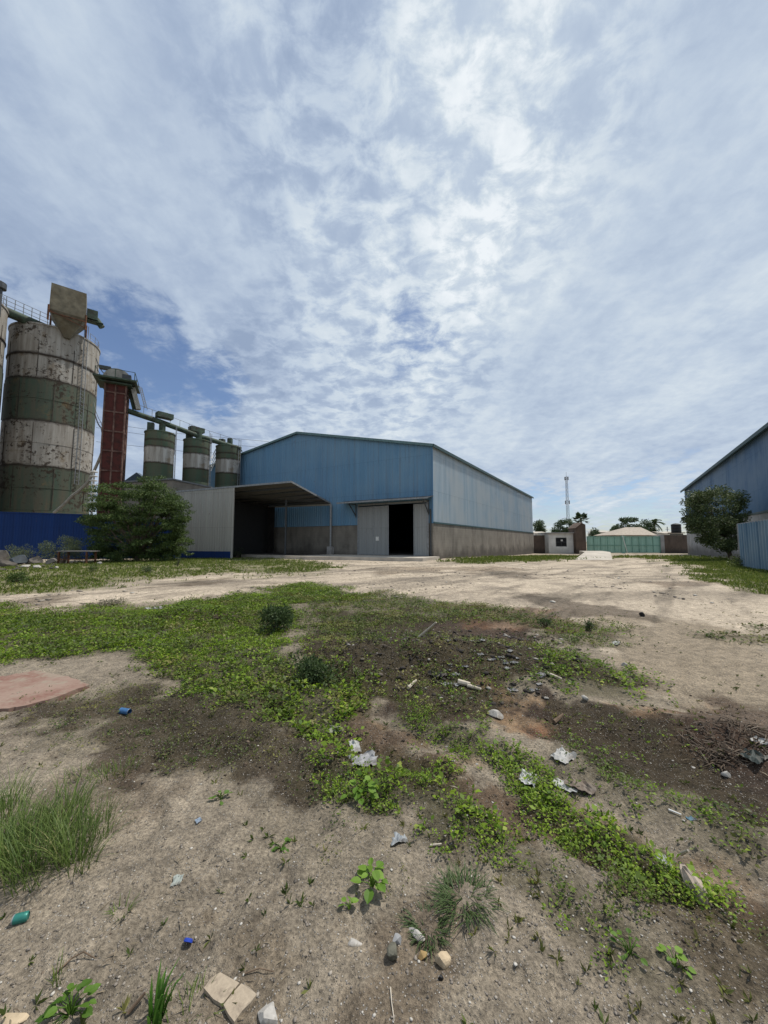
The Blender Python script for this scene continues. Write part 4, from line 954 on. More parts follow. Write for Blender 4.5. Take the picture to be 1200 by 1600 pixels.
# left tree in front of the blue wall: feathery layered sprays
def left_tree():
    d0 = 28.2; bx = at(215, 866, d0)
    T = Thing('tree', (bx.x, bx.y, gz(bx.x, bx.y)), 'broad feathery green tree in front of the navy wall and grey shed panel', 'tree')
    prof = [(134, 800, 846), (146, 762, 866), (160, 754, 872), (178, 748, 873), (197, 750, 873), (215, 756, 872), (228, 745, 872), (245, 744, 872), (258, 755, 870), (272, 768, 866), (285, 778, 862), (296, 800, 850)]
    rr_ = random.Random(4); cs = []; rs = []; ns = []
    tips = []
    for k in range(400):
        px = rr_.uniform(142, 288); top = np.interp(px, [p[0] for p in prof], [p[1] for p in prof]); bot = np.interp(px, [p[0] for p in prof], [p[2] for p in prof])
        py = top+(bot-top)*rr_.random()**.9+3; dd = d0+rr_.uniform(-1.9, 1.9)*(1-((px-215)/85)**2)**.5 if abs(px-215) < 84 else d0
        p = at(px+rr_.gauss(0, 5), py+rr_.gauss(0, 4), dd); cs.append(tuple(p)); rs.append(rr_.uniform(.22, .78)); ns.append(int(135*rs[-1]/.5))
        if k % 10 == 0: tips.append(p)
    V, Fq = crown_clumps(cs, rs, ns, .17, .05, .22, .45)
    np_mesh('crown', V, Fq, LM1, org=T.loc, parent=T.o)
    mb = MB(); branchy(mb, T.loc-Vector((0, 0, .2)), tips, .2, 3, .25); branchy(mb, T.loc+Vector((1.1, .3, -.2)), tips[::3], .13, 4, .3); T.part('trunk', mb, MT['bark'], smooth=True)
left_tree()
def right_tree():
    d0 = 30.; bx = at(1142, 866, d0); T = Thing('tree', (bx.x, bx.y, gz(bx.x, bx.y)), 'dense rounded dark green tree beside the second warehouse at the right', 'tree')
    rr_ = random.Random(9); cs = []; rs = []; ns = []; tips = []
    out = [(768, 1085, 1140), (775, 1074, 1162), (790, 1066, 1170), (810, 1064, 1172), (825, 1068, 1168), (840, 1085, 1160), (852, 1118, 1152), (858, 1128, 1146)]
    for k in range(150):
        py = rr_.uniform(769, 856); x0 = np.interp(py, [o[0] for o in out], [o[1] for o in out]); x1 = np.interp(py, [o[0] for o in out], [o[2] for o in out])
        px = rr_.uniform(x0+5, x1-5); hw = max(1, (x1-x0)/2); e = 1-((px-(x0+x1)/2)/hw)**2
        p = at(px+rr_.gauss(0, 3), py+rr_.gauss(0, 2.5), d0+rr_.uniform(-1.9, 1.2)*math.sqrt(max(0.05, e)))
        cs.append(tuple(p)); rs.append(rr_.uniform(.22, .66)); ns.append(int(380*rs[-1]))
        if k % 9 == 0: tips.append(p)
    V, Fq = crown_clumps(cs, rs, ns, .14, .075, .75, .1); np_mesh('crown', V, Fq, LM2, org=T.loc, parent=T.o)
    mb = MB(); hub = at(1134, 852, d0); mb.tube([T.loc-Vector((0, 0, .2)), at(1139, 860, d0), hub], [.16, .14, .12], 9); branchy(mb, hub, tips, .12, 5, .3); T.part('trunk', mb, MT['bark'], smooth=True)
right_tree()
def far_tree(px0, px1, ytop, ybot, d, label, n=40, seed=1, dens=110, group='trees beyond the gate wall'):
    rr_ = random.Random(seed); a = at((px0+px1)/2, 846, d); T = Thing('tree', (a.x, d, -.8), label, 'tree', group)
    cs = []; rs = []; ns = []; tips = []; cxp = (px0+px1)/2; hw = (px1-px0)/2
    for k in range(n):
        px = rr_.uniform(px0, px1); t = (px-cxp)/hw; top = ytop+(ybot-ytop)*.75*abs(t)**2.2; py = rr_.uniform(top, ybot)
        p = at(px, py, d+rr_.uniform(-2, 2)); cs.append(tuple(p)); r = rr_.uniform(.5, 1.1)*d/100; rs.append(r); ns.append(dens)
        if k % 8 == 0: tips.append(p)
    V, Fq = crown_clumps(cs, rs, ns, .0042*d, .002*d, .7, 0); np_mesh('crown', V, Fq, LM3, org=T.loc, parent=T.o)
    mb = MB(); branchy(mb, T.loc, tips, .25, seed, .4); T.part('trunk', mb, MT['bark'])
far_tree(834, 850, 815, 833, 120, 'small dark tree just right of the warehouse corner', 14, 3)
far_tree(866, 900, 811, 834, 95, 'bushy green tree behind the white guard hut', 34, 5)
far_tree(956, 1010, 809, 836, 105, 'wide round tree behind the pale hip roof', 60, 6)
far_tree(1000, 1024, 813, 836, 110, 'paler green tree between the hip roof and the right palm', 26, 8)
far_tree(924, 936, 829, 838, 110, 'low green bush showing above the left gate leaf', 10, 10)
def palm(px, ybase, ycrown, d, rpx, label, fan=True, seed=1):
    rr_ = random.Random(seed); b0 = at(px, 846, d); top = at(px, ycrown, d); T = Thing('palm_tree', (b0.x, d, -.8), label, 'palm tree', 'palms beyond the gate wall')
    T.part('trunk', MB().tube([(b0.x, d, -.8), (b0.x+.1, d, top.z*.5), top], [.28, .22, .2], 8), MT['bark'])
    Rr = rpx*d/F; mb = MB()
    for k in range(30 if fan else 26):
        az = rr_.uniform(0, 2*math.pi); el = rr_.uniform(-.9, 1.3); dv = Vector((math.cos(az)*math.cos(el), math.sin(az)*math.cos(el), math.sin(el)))
        L_ = Rr*rr_.uniform(.8, 1.05)
        if fan:
            side = dv.cross(Vector((0, 0, 1))).normalized(); upv = side.cross(dv); hub = top+dv*L_*.45
            mb.tube([top, hub], .03, 4)
            for j in range(-6, 7):
                aj = j*.22; q = dv*math.cos(aj)+side*math.sin(aj); tip = hub+q*L_*.55+Vector((0, 0, -.12*L_*abs(j)/6)); pw = upv.cross(q)*.09*L_
                mb.add([hub, hub.lerp(tip, .6)+pw, tip, hub.lerp(tip, .6)-pw], [(0, 1, 2, 3)])
        else:
            pts = [top+dv*L_*t+Vector((0, 0, -L_*.55*t*t)) for t in [i/7 for i in range(8)]]; mb.tube(pts, .035, 4)
            side = dv.cross(Vector((0, 0, 1))).normalized()
            for i in range(1, 8):
                for s in (-1, 1):
                    for jj in (0, .5):
                        p = pts[i].lerp(pts[i-1], jj); q = p+side*s*L_*.22+dv*L_*.12+Vector((0, 0, -L_*.14)); w_ = dv*L_*.055; mb.add([p-w_, p+w_, q], [(0, 1, 2)])
    T.part('fronds', mb, LM3)
palm(908, 834, 812, 88, 14, 'tall fan palm behind the brown gate pillar', True, 2)
palm(1023, 836, 816, 112, 13, 'feathery coconut palm right of the pale hip roof', False, 4)
palm(843, 833, 822, 120, 9, 'small palm showing beyond the warehouse corner', False, 6)
# hip-roofed house beyond
hA = [at(959, 836, 92), at(1027, 836, 92)]; rA = [at(983, 823.5, 95), at(1008, 823.5, 95)]
HS = Thing('house', ((hA[0].x+hA[1].x)/2, 95, -.8), 'house with pale beige hip roof behind the green gate', 'house')
mb = MB(); h0, h1 = hA; k0 = Vector((h0.x, 101, h0.z)); k1 = Vector((h1.x, 101, h1.z)); r0 = Vector((rA[0].x, 96.5, rA[0].z)); r1 = Vector((rA[1].x, 96.5, rA[1].z))
mb.add([h0, h1, k1, k0, r0, r1], [(0, 1, 5, 4), (1, 2, 5), (2, 3, 4, 5), (3, 0, 4), (0, 3, 2, 1)]); HS.part('roof', mb, m_plain('pale_tiles', (.34, .29, .235), .8, 0, .15, 2))
HS.part('wall', MB().box(((h0.x+h1.x)/2, 96.5, (h0.z-.8)/2-.05), (h1.x-h0.x-1, 8, h0.z+.8)), MT['conc_l'])
for (x0, x1, y0, y1, d, lab) in ((836, 856, 832, 840, 100, 'low white roofed building behind the dark wall by the warehouse corner'), (929, 958, 830.5, 840, 120, 'low white roof showing above the left gate leaf'), (1038, 1064, 832, 840, 100, 'low pale roof above the dark wall right of the gate')):
    a = at(x0, y0, d); b = at(x1, y0, d); T = Thing('distant_building', ((a.x+b.x)/2, d, -.8), lab, 'building')
    T.part('wall', MB().box(((a.x+b.x)/2, d+2, (a.z-.9)/2), (b.x-a.x, 4, a.z+.6)), MT['white']); T.part('roof', MB().slab([(a.x-.3, d-.3, a.z-.2), (b.x+.3, d-.3, a.z-.2), (b.x+.3, d+4.3, a.z+.35), (a.x-.3, d+4.3, a.z+.35)], .12), MT['conc_l'])
# water tank
wt = at(1057, 832, 80); zt = at(1057, 817.5, 80).z; WT = Thing('water_tank', (wt.x, 80, wt.z), 'black plastic water tank above the dark wall beside the right tree', 'water tank')
r_ = 6.5*80/F; hh = zt-wt.z; WT.part('tank', MB().lathe((wt.x, 80, wt.z), [(r_*.95, 0), (r_, .1), (r_, hh*.28), (r_*.96, hh*.31), (r_, hh*.34), (r_, hh*.6), (r_*.96, hh*.63), (r_, hh*.66), (r_, hh*.86), (r_*.5, hh*.96), (.02, hh)], 24), MT['black'], smooth=True)
WT.part('stand', MB().box((wt.x, 80, wt.z-.1), (r_*2.4, r_*2.4, .18)).box((wt.x, 80, (wt.z-1)/2-.2), (r_*1.8, r_*1.8, wt.z+.8)), MT['conc'])
ms = at(1044, 846, 120)
obj('antenna', MB().bar((ms.x, 120, -1), (ms.x, 120, at(1044, 823, 120).z), .18).bar((ms.x-.6, 120, at(1044, 827, 120).z), (ms.x+.6, 120, at(1044, 827, 120).z), .12), MT['greys'], org=(ms.x, 120, -1), label='thin small antenna pole left of the black water tank', cat='antenna')
# telecom mast
def mast():
    d = 190.; b0 = at(889, 846, d); zt = at(889, 745, d).z; T = Thing('telecom_mast', (b0.x, d, -1), 'slender grey lattice telecom mast rising behind the trees', 'mast')
    mb = MB(); w0, w1 = .95, .5; n = 16
    P = lambda k, z: Vector((b0.x+(w0+(w1-w0)*z/zt)*math.cos(k*2*math.pi/3), d+(w0+(w1-w0)*z/zt)*math.sin(k*2*math.pi/3), z))
    for k in range(3): mb.bar(P(k, -1), P(k, zt), .13)
    for i in range(n):
        z0, z1 = zt*i/n, zt*(i+1)/n
        for k in range(3): mb.bar(P(k, z0), P((k+1) % 3, z1), .07); mb.bar(P(k, z1), P((k+1) % 3, z1), .07)
    T.part('lattice', mb, MT['greys'])
    for z in (zt-.8, zt*.62):
        for k in range(3): q = P(k, z); o_ = Vector((math.cos(k*2*math.pi/3), math.sin(k*2*math.pi/3), 0)); T.part('antenna_panel', MB().box(q+o_*.35, (.4, .3, 1.8), rz=k*2*math.pi/3), MT['greys'])
    T.part('lightning_rod', MB().bar((b0.x, d, zt), (b0.x, d, zt+2.5), .1), MT['greys'])
mast()

# ------------------------------------------------------------------ ground cover
GREEN_A = leaf_mat('weed_bright', tuple(alb(78, 112, 30)), tuple(alb(158, 186, 54)), tuple(alb(190, 198, 98)), .36, alt=tuple(alb(98, 118, 50)), asc=1.3)
GREEN_B = leaf_mat('weed_dull', tuple(alb(66, 84, 40)), tuple(alb(104, 120, 56)), tuple(alb(150, 142, 90)), .25, alt=tuple(alb(134, 128, 70)))
GRASS = leaf_mat('grass_blades', tuple(alb(70, 96, 34)), tuple(alb(122, 142, 62)), tuple(alb(170, 160, 96)), .3)
def scatter(poly, dens, per_m2, seed, thr=.45, nfreq=1.6, amp=.07):
    V = poly; lo = V.min(0)-.5; hi = V.max(0)+.5; area = (hi[0]-lo[0])*(hi[1]-lo[1]); n = int(area*per_m2)
    n = min(n, 900000); rg = np.random.default_rng(seed)
    X = rg.uniform(lo[0], hi[0], n); Y = rg.uniform(lo[1], hi[1], n)
    m = zone(X, Y, V, .04, amp*1.5, 3)*dens; m = m*(.22+.78*sst(fbm(X*7, Y*7, seed+31, 3), .40, .56))
    cl = fbm(X*nfreq, Y*nfreq, seed+7, 4, .6); m = m*sst(cl, thr-.12*dens-.05, thr+.16-.12*dens)
    k = rg.random(n) < m; return X[k], Y[k]
def cover(name, items, mat, label):
    Vs = []; rg = np.random.default_rng(5)
    for (key, per, nl, sz, hgt, thr, nf) in items:
        V, dn = VEGW[key]; X, Y = scatter(V, dn, per, (sum(ord(ch) for ch in key)+int(sz*1000)) % 999, thr, nf)
        n = len(X)
        if not n: continue
        Z = H(X, Y); hs = .35+.9*fbm(X*3, Y*3, 15, 3)
        for j in range(nl):
            az = rg.uniform(0, 2*math.pi, n); el = rg.uniform(.0, 1.0, n)
            rad = sz*rg.uniform(.1, 1.2, n); lift = hgt*hs*rg.random(n)**.8
            P = np.stack([X+np.cos(az)*rad, Y+np.sin(az)*rad, Z+lift+.002], 1)
            dr = np.stack([np.cos(az)*np.cos(el), np.sin(az)*np.cos(el), np.sin(el)*.8], 1); dr = unit(dr)
            L = sz*rg.uniform(.6, 1.3, n); Vv, _ = leaves(P, dr, L, L*rg.uniform(.45, .75, n), .15, up=(0, 0, 1)); Vs.append(Vv)
    V = np.concatenate(Vs); print(name, len(V)//4)
    o = np_mesh(name, V, np.arange(len(V)).reshape(-1, 4), mat); return props(o, label, 'weeds', kind='stuff')
cover('creeping_weeds', [
    ('band', 1200, 4, .027, .04, .37, 1.3), ('band', 90, 6, .045, .10, .50, .8), ('stripa', 2000, 5, .020, .04, .40, 2.5), ('stripa', 90, 6, .042, .10, .5, 2), ('center', 2600, 5, .018, .045, .39, 3), ('center', 130, 6, .038, .10, .47, 3),
    ('stripb', 3000, 5, .017, .06, .37, 3), ('stripb', 140, 6, .034, .11, .45, 4), ('stripc', 1700, 5, .020, .05, .40, 3), ('stripd', 1900, 5, .015, .04, .44, 4),
    ('stripe', 1500, 5, .018, .05, .44, 4), ('rgrass', 700, 5, .035, .08, .42, 2), ('mid', 1400, 5, .018, .04, .43, 3), ('heap', 260, 5, .028, .05, .45, 2), ('olive', 260, 4, .03, .05, .42, 1.4), ('rslope', 500, 5, .02, .04, .47, 2.5)],
    GREEN_A, 'bright green creeping weeds spreading in strips over the bare yard')
cover('dull_ground_cover', [
    ('olive', 620, 4, .034, .07, .40, 1.6), ('dark', 1100, 4, .018, .03, .40, 2.5), ('spars', 2600, 4, .012, .03, .52, 4), ('heap', 420, 5, .03, .09, .47, 2), ('rslope', 700, 4, .018, .03, .5, 3),
    ('corner', 2600, 5, .013, .035, .47, 4), ('rstrip', 260, 4, .05, .07, .40, 1), ('stripc', 500, 4, .03, .09, .5, 3), ('band', 160, 4, .045, .10, .45, .9)],
    GREEN_B, 'dull olive green low weeds on dark soil')
def grass_field(name, items, mat, label):
    Vs = []; rg = np.random.default_rng(8)
    for key, per, L0, w0 in items:
        V, dn = VEGW[key]; X, Y = scatter(V, dn, per, 77, .38, .6); n = len(X); Z = H(X, Y)
        for j in range(3):
            az = rg.uniform(0, 2*math.pi, n); el = rg.uniform(.5, 1.4, n); P = np.stack([X+rg.normal(0, .04, n), Y+rg.normal(0, .04, n), Z-.01], 1)
            dr = np.stack([np.cos(az)*np.cos(el), np.sin(az)*np.cos(el), np.sin(el)], 1); Vv, _ = leaves(P, dr, L0*rg.uniform(.5, 1.3, n), w0, .1); Vs.append(Vv)
    V = np.concatenate(Vs); print(name, len(V)//4); return props(np_mesh(name, V, np.arange(len(V)).reshape(-1, 4), mat), label, 'grass', kind='stuff')
grass_field('grass', [('band', 60, .10, .010), ('stripa', 70, .07, .006), ('stripb', 110, .07, .005), ('stripc', 90, .08, .006), ('center', 80, .06, .005), ('olive', 60, .10, .010), ('corner', 60, .045, .003), ('spars', 50, .05, .003), ('dark', 40, .06, .005), ('rfar', 110, .14, .035), ('lfar', 80, .13, .035), ('lfar2', 50, .10, .03), ('wside', 45, .2, .06), ('gate', 20, .25, .08)], leaf_mat('far_grass', tuple(alb(92, 112, 44)), tuple(alb(140, 152, 72)), tuple(alb(178, 172, 104)), .3), 'short green grass tufts in patches around the edges of the yard and between the weeds')
# sparse tiny seedlings over the near soil
def seedlings():
    rg = np.random.default_rng(3); n = 3600; Y = rg.uniform(.9, 9, n); X = rg.uniform(-1.25, 1.25, n)*Y
    m = sst(fbm(X*1.7, Y*1.7, 61, 4, .6), .50, .68); k = rg.random(n) < m; X = X[k]; Y = Y[k]; n = len(X); Z = H(X, Y); Vs = []
    for j in range(6):
        az = rg.uniform(0, 2*math.pi, n); el = rg.uniform(.2, 1.2, n); dr = np.stack([np.cos(az)*np.cos(el), np.sin(az)*np.cos(el), np.sin(el)], 1); L = rg.uniform(.012, .04, n)
        Vv, _ = leaves(np.stack([X, Y, Z], 1), dr, L, L*.28, .15); Vs.append(Vv)
    V = np.concatenate(Vs); return props(np_mesh('seedlings', V, np.arange(len(V)).reshape(-1, 4), GREEN_B), 'tiny scattered seedlings and grass sprouts on the bare near soil', 'weeds', kind='stuff')
seedlings()

# ------------------------------------------------------------------ gravel and litter specks
def stones(name, n, smin, smax, region, mat, label, cat, seed, flat=.6):
    rg = np.random.default_rng(seed); X, Y = region(rg, n); n = len(X); Z = H(X, Y)
    base = np.array([[1, 0, 0], [-1, 0, 0], [0, 1, 0], [0, -1, 0], [0, 0, 1], [0, 0, -1], [.6, .6, .45], [-.6, .55, .5], [.55, -.62, .5], [-.6, -.6, .45]], float)
    tri = np.array([[0, 6, 8, 8], [6, 4, 8, 8], [0, 2, 6, 6], [2, 4, 6, 6], [2, 7, 4, 4], [2, 1, 7, 7], [7, 9, 4, 4], [1, 9, 7, 7], [9, 3, 8, 8], [9, 8, 4, 4], [1, 3, 9, 9], [3, 0, 8, 8]])[:, :3]
    tri = np.concatenate([tri, [[0, 5, 2], [2, 5, 1], [1, 5, 3], [3, 5, 0]]])
    s = smin*(smax/smin)**(rg.random(n)**2.2)*(np.clip(Y/4.5, .35, 1.3) if 'clod' in name else 1); J = base[None]*(1+rg.normal(0, .16, (n, 10, 1))); J = J*(s[:, None, None])*np.stack([rg.uniform(.7, 1.3, n), rg.uniform(.7, 1.3, n), rg.uniform(.35, .8, n)*flat/.6], 1)[:, None, :]
    az = rg.uniform(0, 6.28, n); c, q = np.cos(az)[:, None], np.sin(az)[:, None]
    Xr = J[..., 0]*c-J[..., 1]*q; Yr = J[..., 0]*q+J[..., 1]*c
    V = np.stack([Xr+X[:, None], Yr+Y[:, None], J[..., 2]+Z[:, None]+s[:, None]*.12], -1).reshape(-1, 3)
    Fq = (tri[None]+np.arange(n)[:, None, None]*10).reshape(-1, 3)
    return props(np_mesh(name, V, Fq, mat, nside=3), label, cat, kind='stuff')
def peb_mat(name, cols, rough=.9):
    M = Mat(name, rough, 0, .2); g = M.n('ShaderNodeNewGeometry').outputs['Random Per Island']; cr = M.n('ShaderNodeValToRGB'); M.L.new(g, cr.inputs[0]); cr.color_ramp.interpolation = 'CONSTANT'
    e = cr.color_ramp.elements; e[0].color = rgba(cols[0]); e[1].position = .5; e[1].color = rgba(cols[1])
    for i, c in enumerate(cols[2:]): q = e.new(.62+i*.33/max(1, len(cols)-2)); q.color = rgba(c)
    M.col(M.mix(M.mr(M.noise(90, 3), .3, .7, 0, .3), cr.outputs[0], (.08, .07, .06, 1))); return M.m
PM = peb_mat('pebbles', [(.22, .19, .16), (.28, .245, .205), (.36, .32, .27), (.16, .14, .115), (.50, .47, .42), (.11, .095, .08)])
def near_region(rg, n):
    Y = .75*(9/.75)**rg.random(n); X = rg.uniform(-1.3, 1.3, n)*Y*1.05; m = fbm(X*1.3, Y*1.3, 71, 4); k = rg.random(n) < (.25+1.0*sst(m, .4, .6)); return X[k], Y[k]
stones('gravel', 34000, .0016, .0075, near_region, PM, 'fine gravel and pebbles strewn over the near soil', 'gravel', 12)
def rub_region(rg, n):
    P = poly_w([(540, 985), (860, 985), (960, 1060), (840, 1100), (620, 1090), (520, 1050)]); lo, hi = P.min(0), P.max(0); X = rg.uniform(lo[0], hi[0], n); Y = rg.uniform(lo[1], hi[1], n); k = zone(X, Y, P, .03, .06, 4) > .5; return X[k], Y[k]
stones('rubble_bits', 1900, .006, .040, rub_region, peb_mat('rubble', [(.035, .03, .027), (.07, .06, .05), (.13, .11, .09), (.05, .04, .035), (.30, .28, .25)]), 'dark rubble and pale bits heaped on the dug soil in the middle of the yard', 'rubble', 14)
def yard_region(rg, n):
    Y = 9*(40/9)**rg.random(n); X = rg.uniform(-1.1, 1.1, n)*Y; k = fbm(X*.5, Y*.5, 5, 3) > .5; X = X[k]; Y = Y[k]; ok = ((X-C0.x)*GN.x+(Y-C0.y)*GN.y > 6)
    return X[ok], Y[ok]
stones('yard_stones', 5200, .012, .07, yard_region, PM, 'scattered small stones over the pale open yard', 'stones', 15, .45)
def clod_region(rg, n):
    Y = 1.2*(12/1.2)**rg.random(n); X = rg.uniform(-1.2, 1.2, n)*Y; m = np.zeros(n)
    for i in (8, 9, 10, 11, 12, 15, 17, 18, 21): m = np.maximum(m, zone(X, Y, SOILW[i][0], .03, .14, 50+i))
    k = rg.random(n) < m*sst(fbm(X*3, Y*3, 8, 3), .40, .6)+.004; return X[k], Y[k]
stones('soil_clods', 26000, .004, .022, clod_region, peb_mat('clods', [tuple(alb(78, 66, 56)), tuple(alb(98, 84, 70)), tuple(alb(60, 50, 43)), tuple(alb(124, 108, 92)), tuple(alb(70, 60, 50))]), 'crumbly dark soil clods over the damp soil patches', 'soil clods', 19, .6)
# straw and twigs
def straws():
    rg = np.random.default_rng(31); n = 3200; Y = .9*(8/.9)**rg.random(n); X = rg.uniform(-1.2, 1.2, n)*Y; k = rg.random(n) < sst(fbm(X*1.2, Y*1.2, 81, 3), .42, .6); X, Y = X[k], Y[k]; n = len(X)
    az = rg.uniform(0, 6.28, n); L = rg.uniform(.012, .055, n)*np.sqrt(Y/2+.4); dr = np.stack([np.cos(az), np.sin(az), rg.normal(0, .12, n)], 1); V, Fq = leaves(np.stack([X, Y, H(X, Y)+.004], 1), dr, L, L*.08+.001, .3, up=(0, 0, 1))
    M = leaf_mat('straw', (.10, .075, .05), (.22, .18, .12), (.38, .33, .25), 0.); return props(np_mesh('straw_litter', V, Fq, M), 'bits of dead grass and straw strewn over the near soil', 'straw', kind='stuff')
straws()

# ------------------------------------------------------------------ individual foreground plants
def blades(n, h, spread, w, lean=(0, 0), seed=1, curve=.5, base=.05):
    rg = np.random.default_rng(seed); Vs = []; Fs = []; o = 0; seg = 5
    for i in range(n):
        a = rg.uniform(0, 6.28); r = base*math.sqrt(rg.random()); b = np.array([math.cos(a)*r, math.sin(a)*r, -.01]); a2 = a+rg.normal(0, .5)
        L = h*rg.uniform(.45, 1.1); el = rg.uniform(.25, 1)*spread; d = np.array([math.cos(a2)*el+lean[0], math.sin(a2)*el+lean[1], 1.0]); d /= np.linalg.norm(d); sd_ = np.cross(d, [0, 0, 1.]); sd_ /= np.linalg.norm(sd_)+1e-9
        for k in range(seg+1):
            t = k/seg; p = b+d*L*t+np.array([d[0], d[1], -.9])*L*curve*t*t*rg.uniform(.9, 1.1)*.6; ww = w*(1-t**2)*.5+.0003
            Vs += [p-sd_*ww, p+sd_*ww]
        Fs += [[o+2*k, o+2*k+1, o+2*k+3, o+2*k+2] for k in range(seg)]; o += 2*(seg+1)
    return np.array(Vs), np.array(Fs)
def grass_clump(px, py, n, h, label, mat=None, spread=.5, w=.004, seed=1, base=.06, lean=(0, 0), curve=.5, name='grass_clump', group=None):
    p = GP(px, py); V, Fq = blades(n, h, spread, w, lean, seed, curve, base)
    X = V[:, 0]+p.x; 
    V = V+np.array(p); o = np_mesh(name, V, Fq, mat or GRASS, org=tuple(p)); return props(o, label, 'grass' if 'grass' in name else 'weed', group)
TALL = leaf_mat('tall_grass', tuple(alb(80, 104, 48)), tuple(alb(128, 148, 78)), tuple(alb(176, 172, 116)), .35)
# big tussock at left edge made of several stands
rg0 = random.Random(2); p0 = GP(20, 1370); Vs = []; Fs = []; off = 0
for k in range(56):
    px = rg0.uniform(-100, 128); py = 1392-rg0.random()*125-max(0, (px-60))*.35
    q = GP(px, py); V, Fq = blades(44, rg0.uniform(.15, .36), .62, .0030, (rg0.uniform(-.1, .15), 0), k, .6, .08); Vs.append(V+np.array(q)); Fs.append(Fq+off); off += len(V)
props(np_mesh('grass_clump', np.concatenate(Vs), np.concatenate(Fs), TALL, org=tuple(p0)), 'large tall grass tussock at the left edge of the foreground', 'grass')
grass_clump(150, 1300, 60, .22, 'thin open grass tuft at the right fringe of the large tussock', TALL, .35, .003, 5, .10)
grass_clump(725, 1400, 260, .085, 'spiky dark green grass clump right of the leafy broadleaf seedling', leaf_mat('wiry_grass', tuple(alb(66, 88, 48)), tuple(alb(98, 118, 66)), None, .3), 1.5, .0036, 6, .10, (0, 0), .8)
grass_clump(668, 1448, 170, .065, 'smaller spiky grass clump beside the pale flat stone', leaf_mat('wiry_grass_small', tuple(alb(64, 84, 48)), tuple(alb(94, 114, 66)), None, .3), 1.5, .0034, 7, .07, (0, 0), .8)
grass_clump(245, 1592, 34, .20, 'bright green grass tuft with long bent blades at the bottom left', leaf_mat('fresh_grass', tuple(alb(70, 118, 40)), tuple(alb(120, 165, 70)), None, .35), .22, .010, 8, .022, (.10, .02), .75)
grass_clump(290, 1590, 60, .09, 'low grass sprouts at the foot of the bent grass tuft', GRASS, .9, .003, 9, .07)
grass_clump(90, 1535, 18, .10, 'sparse dry grass sprig near the bottom left', GRASS, .5, .002, 10, .02)
grass_clump(190, 1425, 26, .07, 'little flattened grass sprig on bare soil right of the green can', GRASS, 1.0, .003, 11, .03)
for i, (px, py, lb_) in enumerate(((130, 1210, 'leftmost of the three small sparse grass tufts above the large tussock'), (165, 1215, 'middle of the three small sparse grass tufts above the large tussock'), (195, 1205, 'rightmost of the three small sparse grass tufts above the large tussock'))):
    grass_clump(px, py, 50, .12, lb_, GRASS, .7, .003, 20+i, .07, group='small tufts above the tussock')
def broadleaf(px, py, n, L, h, label, mat, seed=1, rad=.05, wr=.75, cat='weed', name='broadleaf_weed'):
    p = GP(px, py); rg = np.random.default_rng(seed); mb_V = []; 
    T = Thing(name, tuple(p), label, cat)
    st = MB(); Vs = []; Fs = []; off = 0
    for i in range(n):
        az = rg.uniform(0, 6.28); r = rad*math.sqrt(rg.random()); z = h*(1-.55*(r/rad))*rg.uniform(.45, 1.05); c = np.array([p.x+math.cos(az)*r, p.y+math.sin(az)*r, p.z+z])
        st.tube([(p.x, p.y, p.z-.01), (p.x+(c[0]-p.x)*.4, p.y+(c[1]-p.y)*.4, p.z+z*.7), tuple(c)], [.0022, .0018, .001], 5)
        # lobed leaf: fan of 9 rim points
        d = np.array([math.cos(az), math.sin(az), rg.uniform(-.25, .35)]); d /= np.linalg.norm(d); nr = np.array([rg.normal(0, .25), rg.normal(0, .25), 1.]); nr -= d*nr.dot(d); nr /= np.linalg.norm(nr); s_ = np.cross(d, nr); l = L*rg.uniform(.6, 1.15)
        rim = [(0, 0), (.08, -.30), (.35, -.50), (.70, -.40), (1.0, 0), (.70, .40), (.35, .50), (.08, .30)]
        mid = [(.0, 0), (.35, 0), (.7, 0), (1.0, 0)]
        v = [c+d*l*a+s_*l*b*wr*1.1+nr*l*(.16*abs(b)-.18*a*a) for a, b in rim]+[c+d*l*.35+nr*l*-.03, c+d*l*.7-nr*l*.10]
        Vs += v; Fs += [[off+0, off+1, off+2, off+8], [off+8, off+2, off+3, off+9], [off+9, off+3, off+4, off+4], [off+0, off+8, off+6, off+7], [off+8, off+9, off+5, off+6], [off+9, off+4, off+5, off+5]]; off += 10
    me = bpy.data.meshes.new('leaves'); me.from_pydata([tuple(np.array(v)-np.array(p)) for v in Vs], [], [tuple(dict.fromkeys(f)) for f in Fs]); me.update(); link_mesh('leaves', me, mat, T.o)
    T.part('stem', st, mat); return T
BL = leaf_mat('broad_leaf', tuple(alb(96, 134, 44)), tuple(alb(142, 176, 72)), None, .35)
BD = leaf_mat('broad_leaf_dark', tuple(alb(70, 104, 34)), tuple(alb(112, 148, 56)), None, .35)
broadleaf(582, 1385, 15, .046, .09, 'bright leafy broadleaf seedling alone on bare soil in the near middle', BL, 1, .05)
broadleaf(546, 1420, 5, .030, .04, 'tiny broadleaf seedling lower left of the bright leafy one', BL, 2, .022)
broadleaf(110, 1585, 22, .034, .07, 'bushy broadleaf weed at the bottom left corner', BD, 3, .06)
broadleaf(560, 1245, 16, .05, .10, 'pale green large leaved weed in the middle of the central weed patch', BL, 4, .09)
broadleaf(1055, 1510, 10, .026, .05, 'small bright broadleaf weed in the lower right sparse weeds', BL, 5, .04)
broadleaf(345, 1250, 8, .03, .05, 'small dull broadleaf weed on bare soil left of the central patch', BD, 6, .04)
broadleaf(440, 1320, 12, .024, .04, 'low dull weed right of the small cluster on bare soil', BD, 7, .05)
broadleaf(985, 1490, 12, .022, .05, 'low weed cluster left of the small bright broadleaf weed', BD, 8, .06)
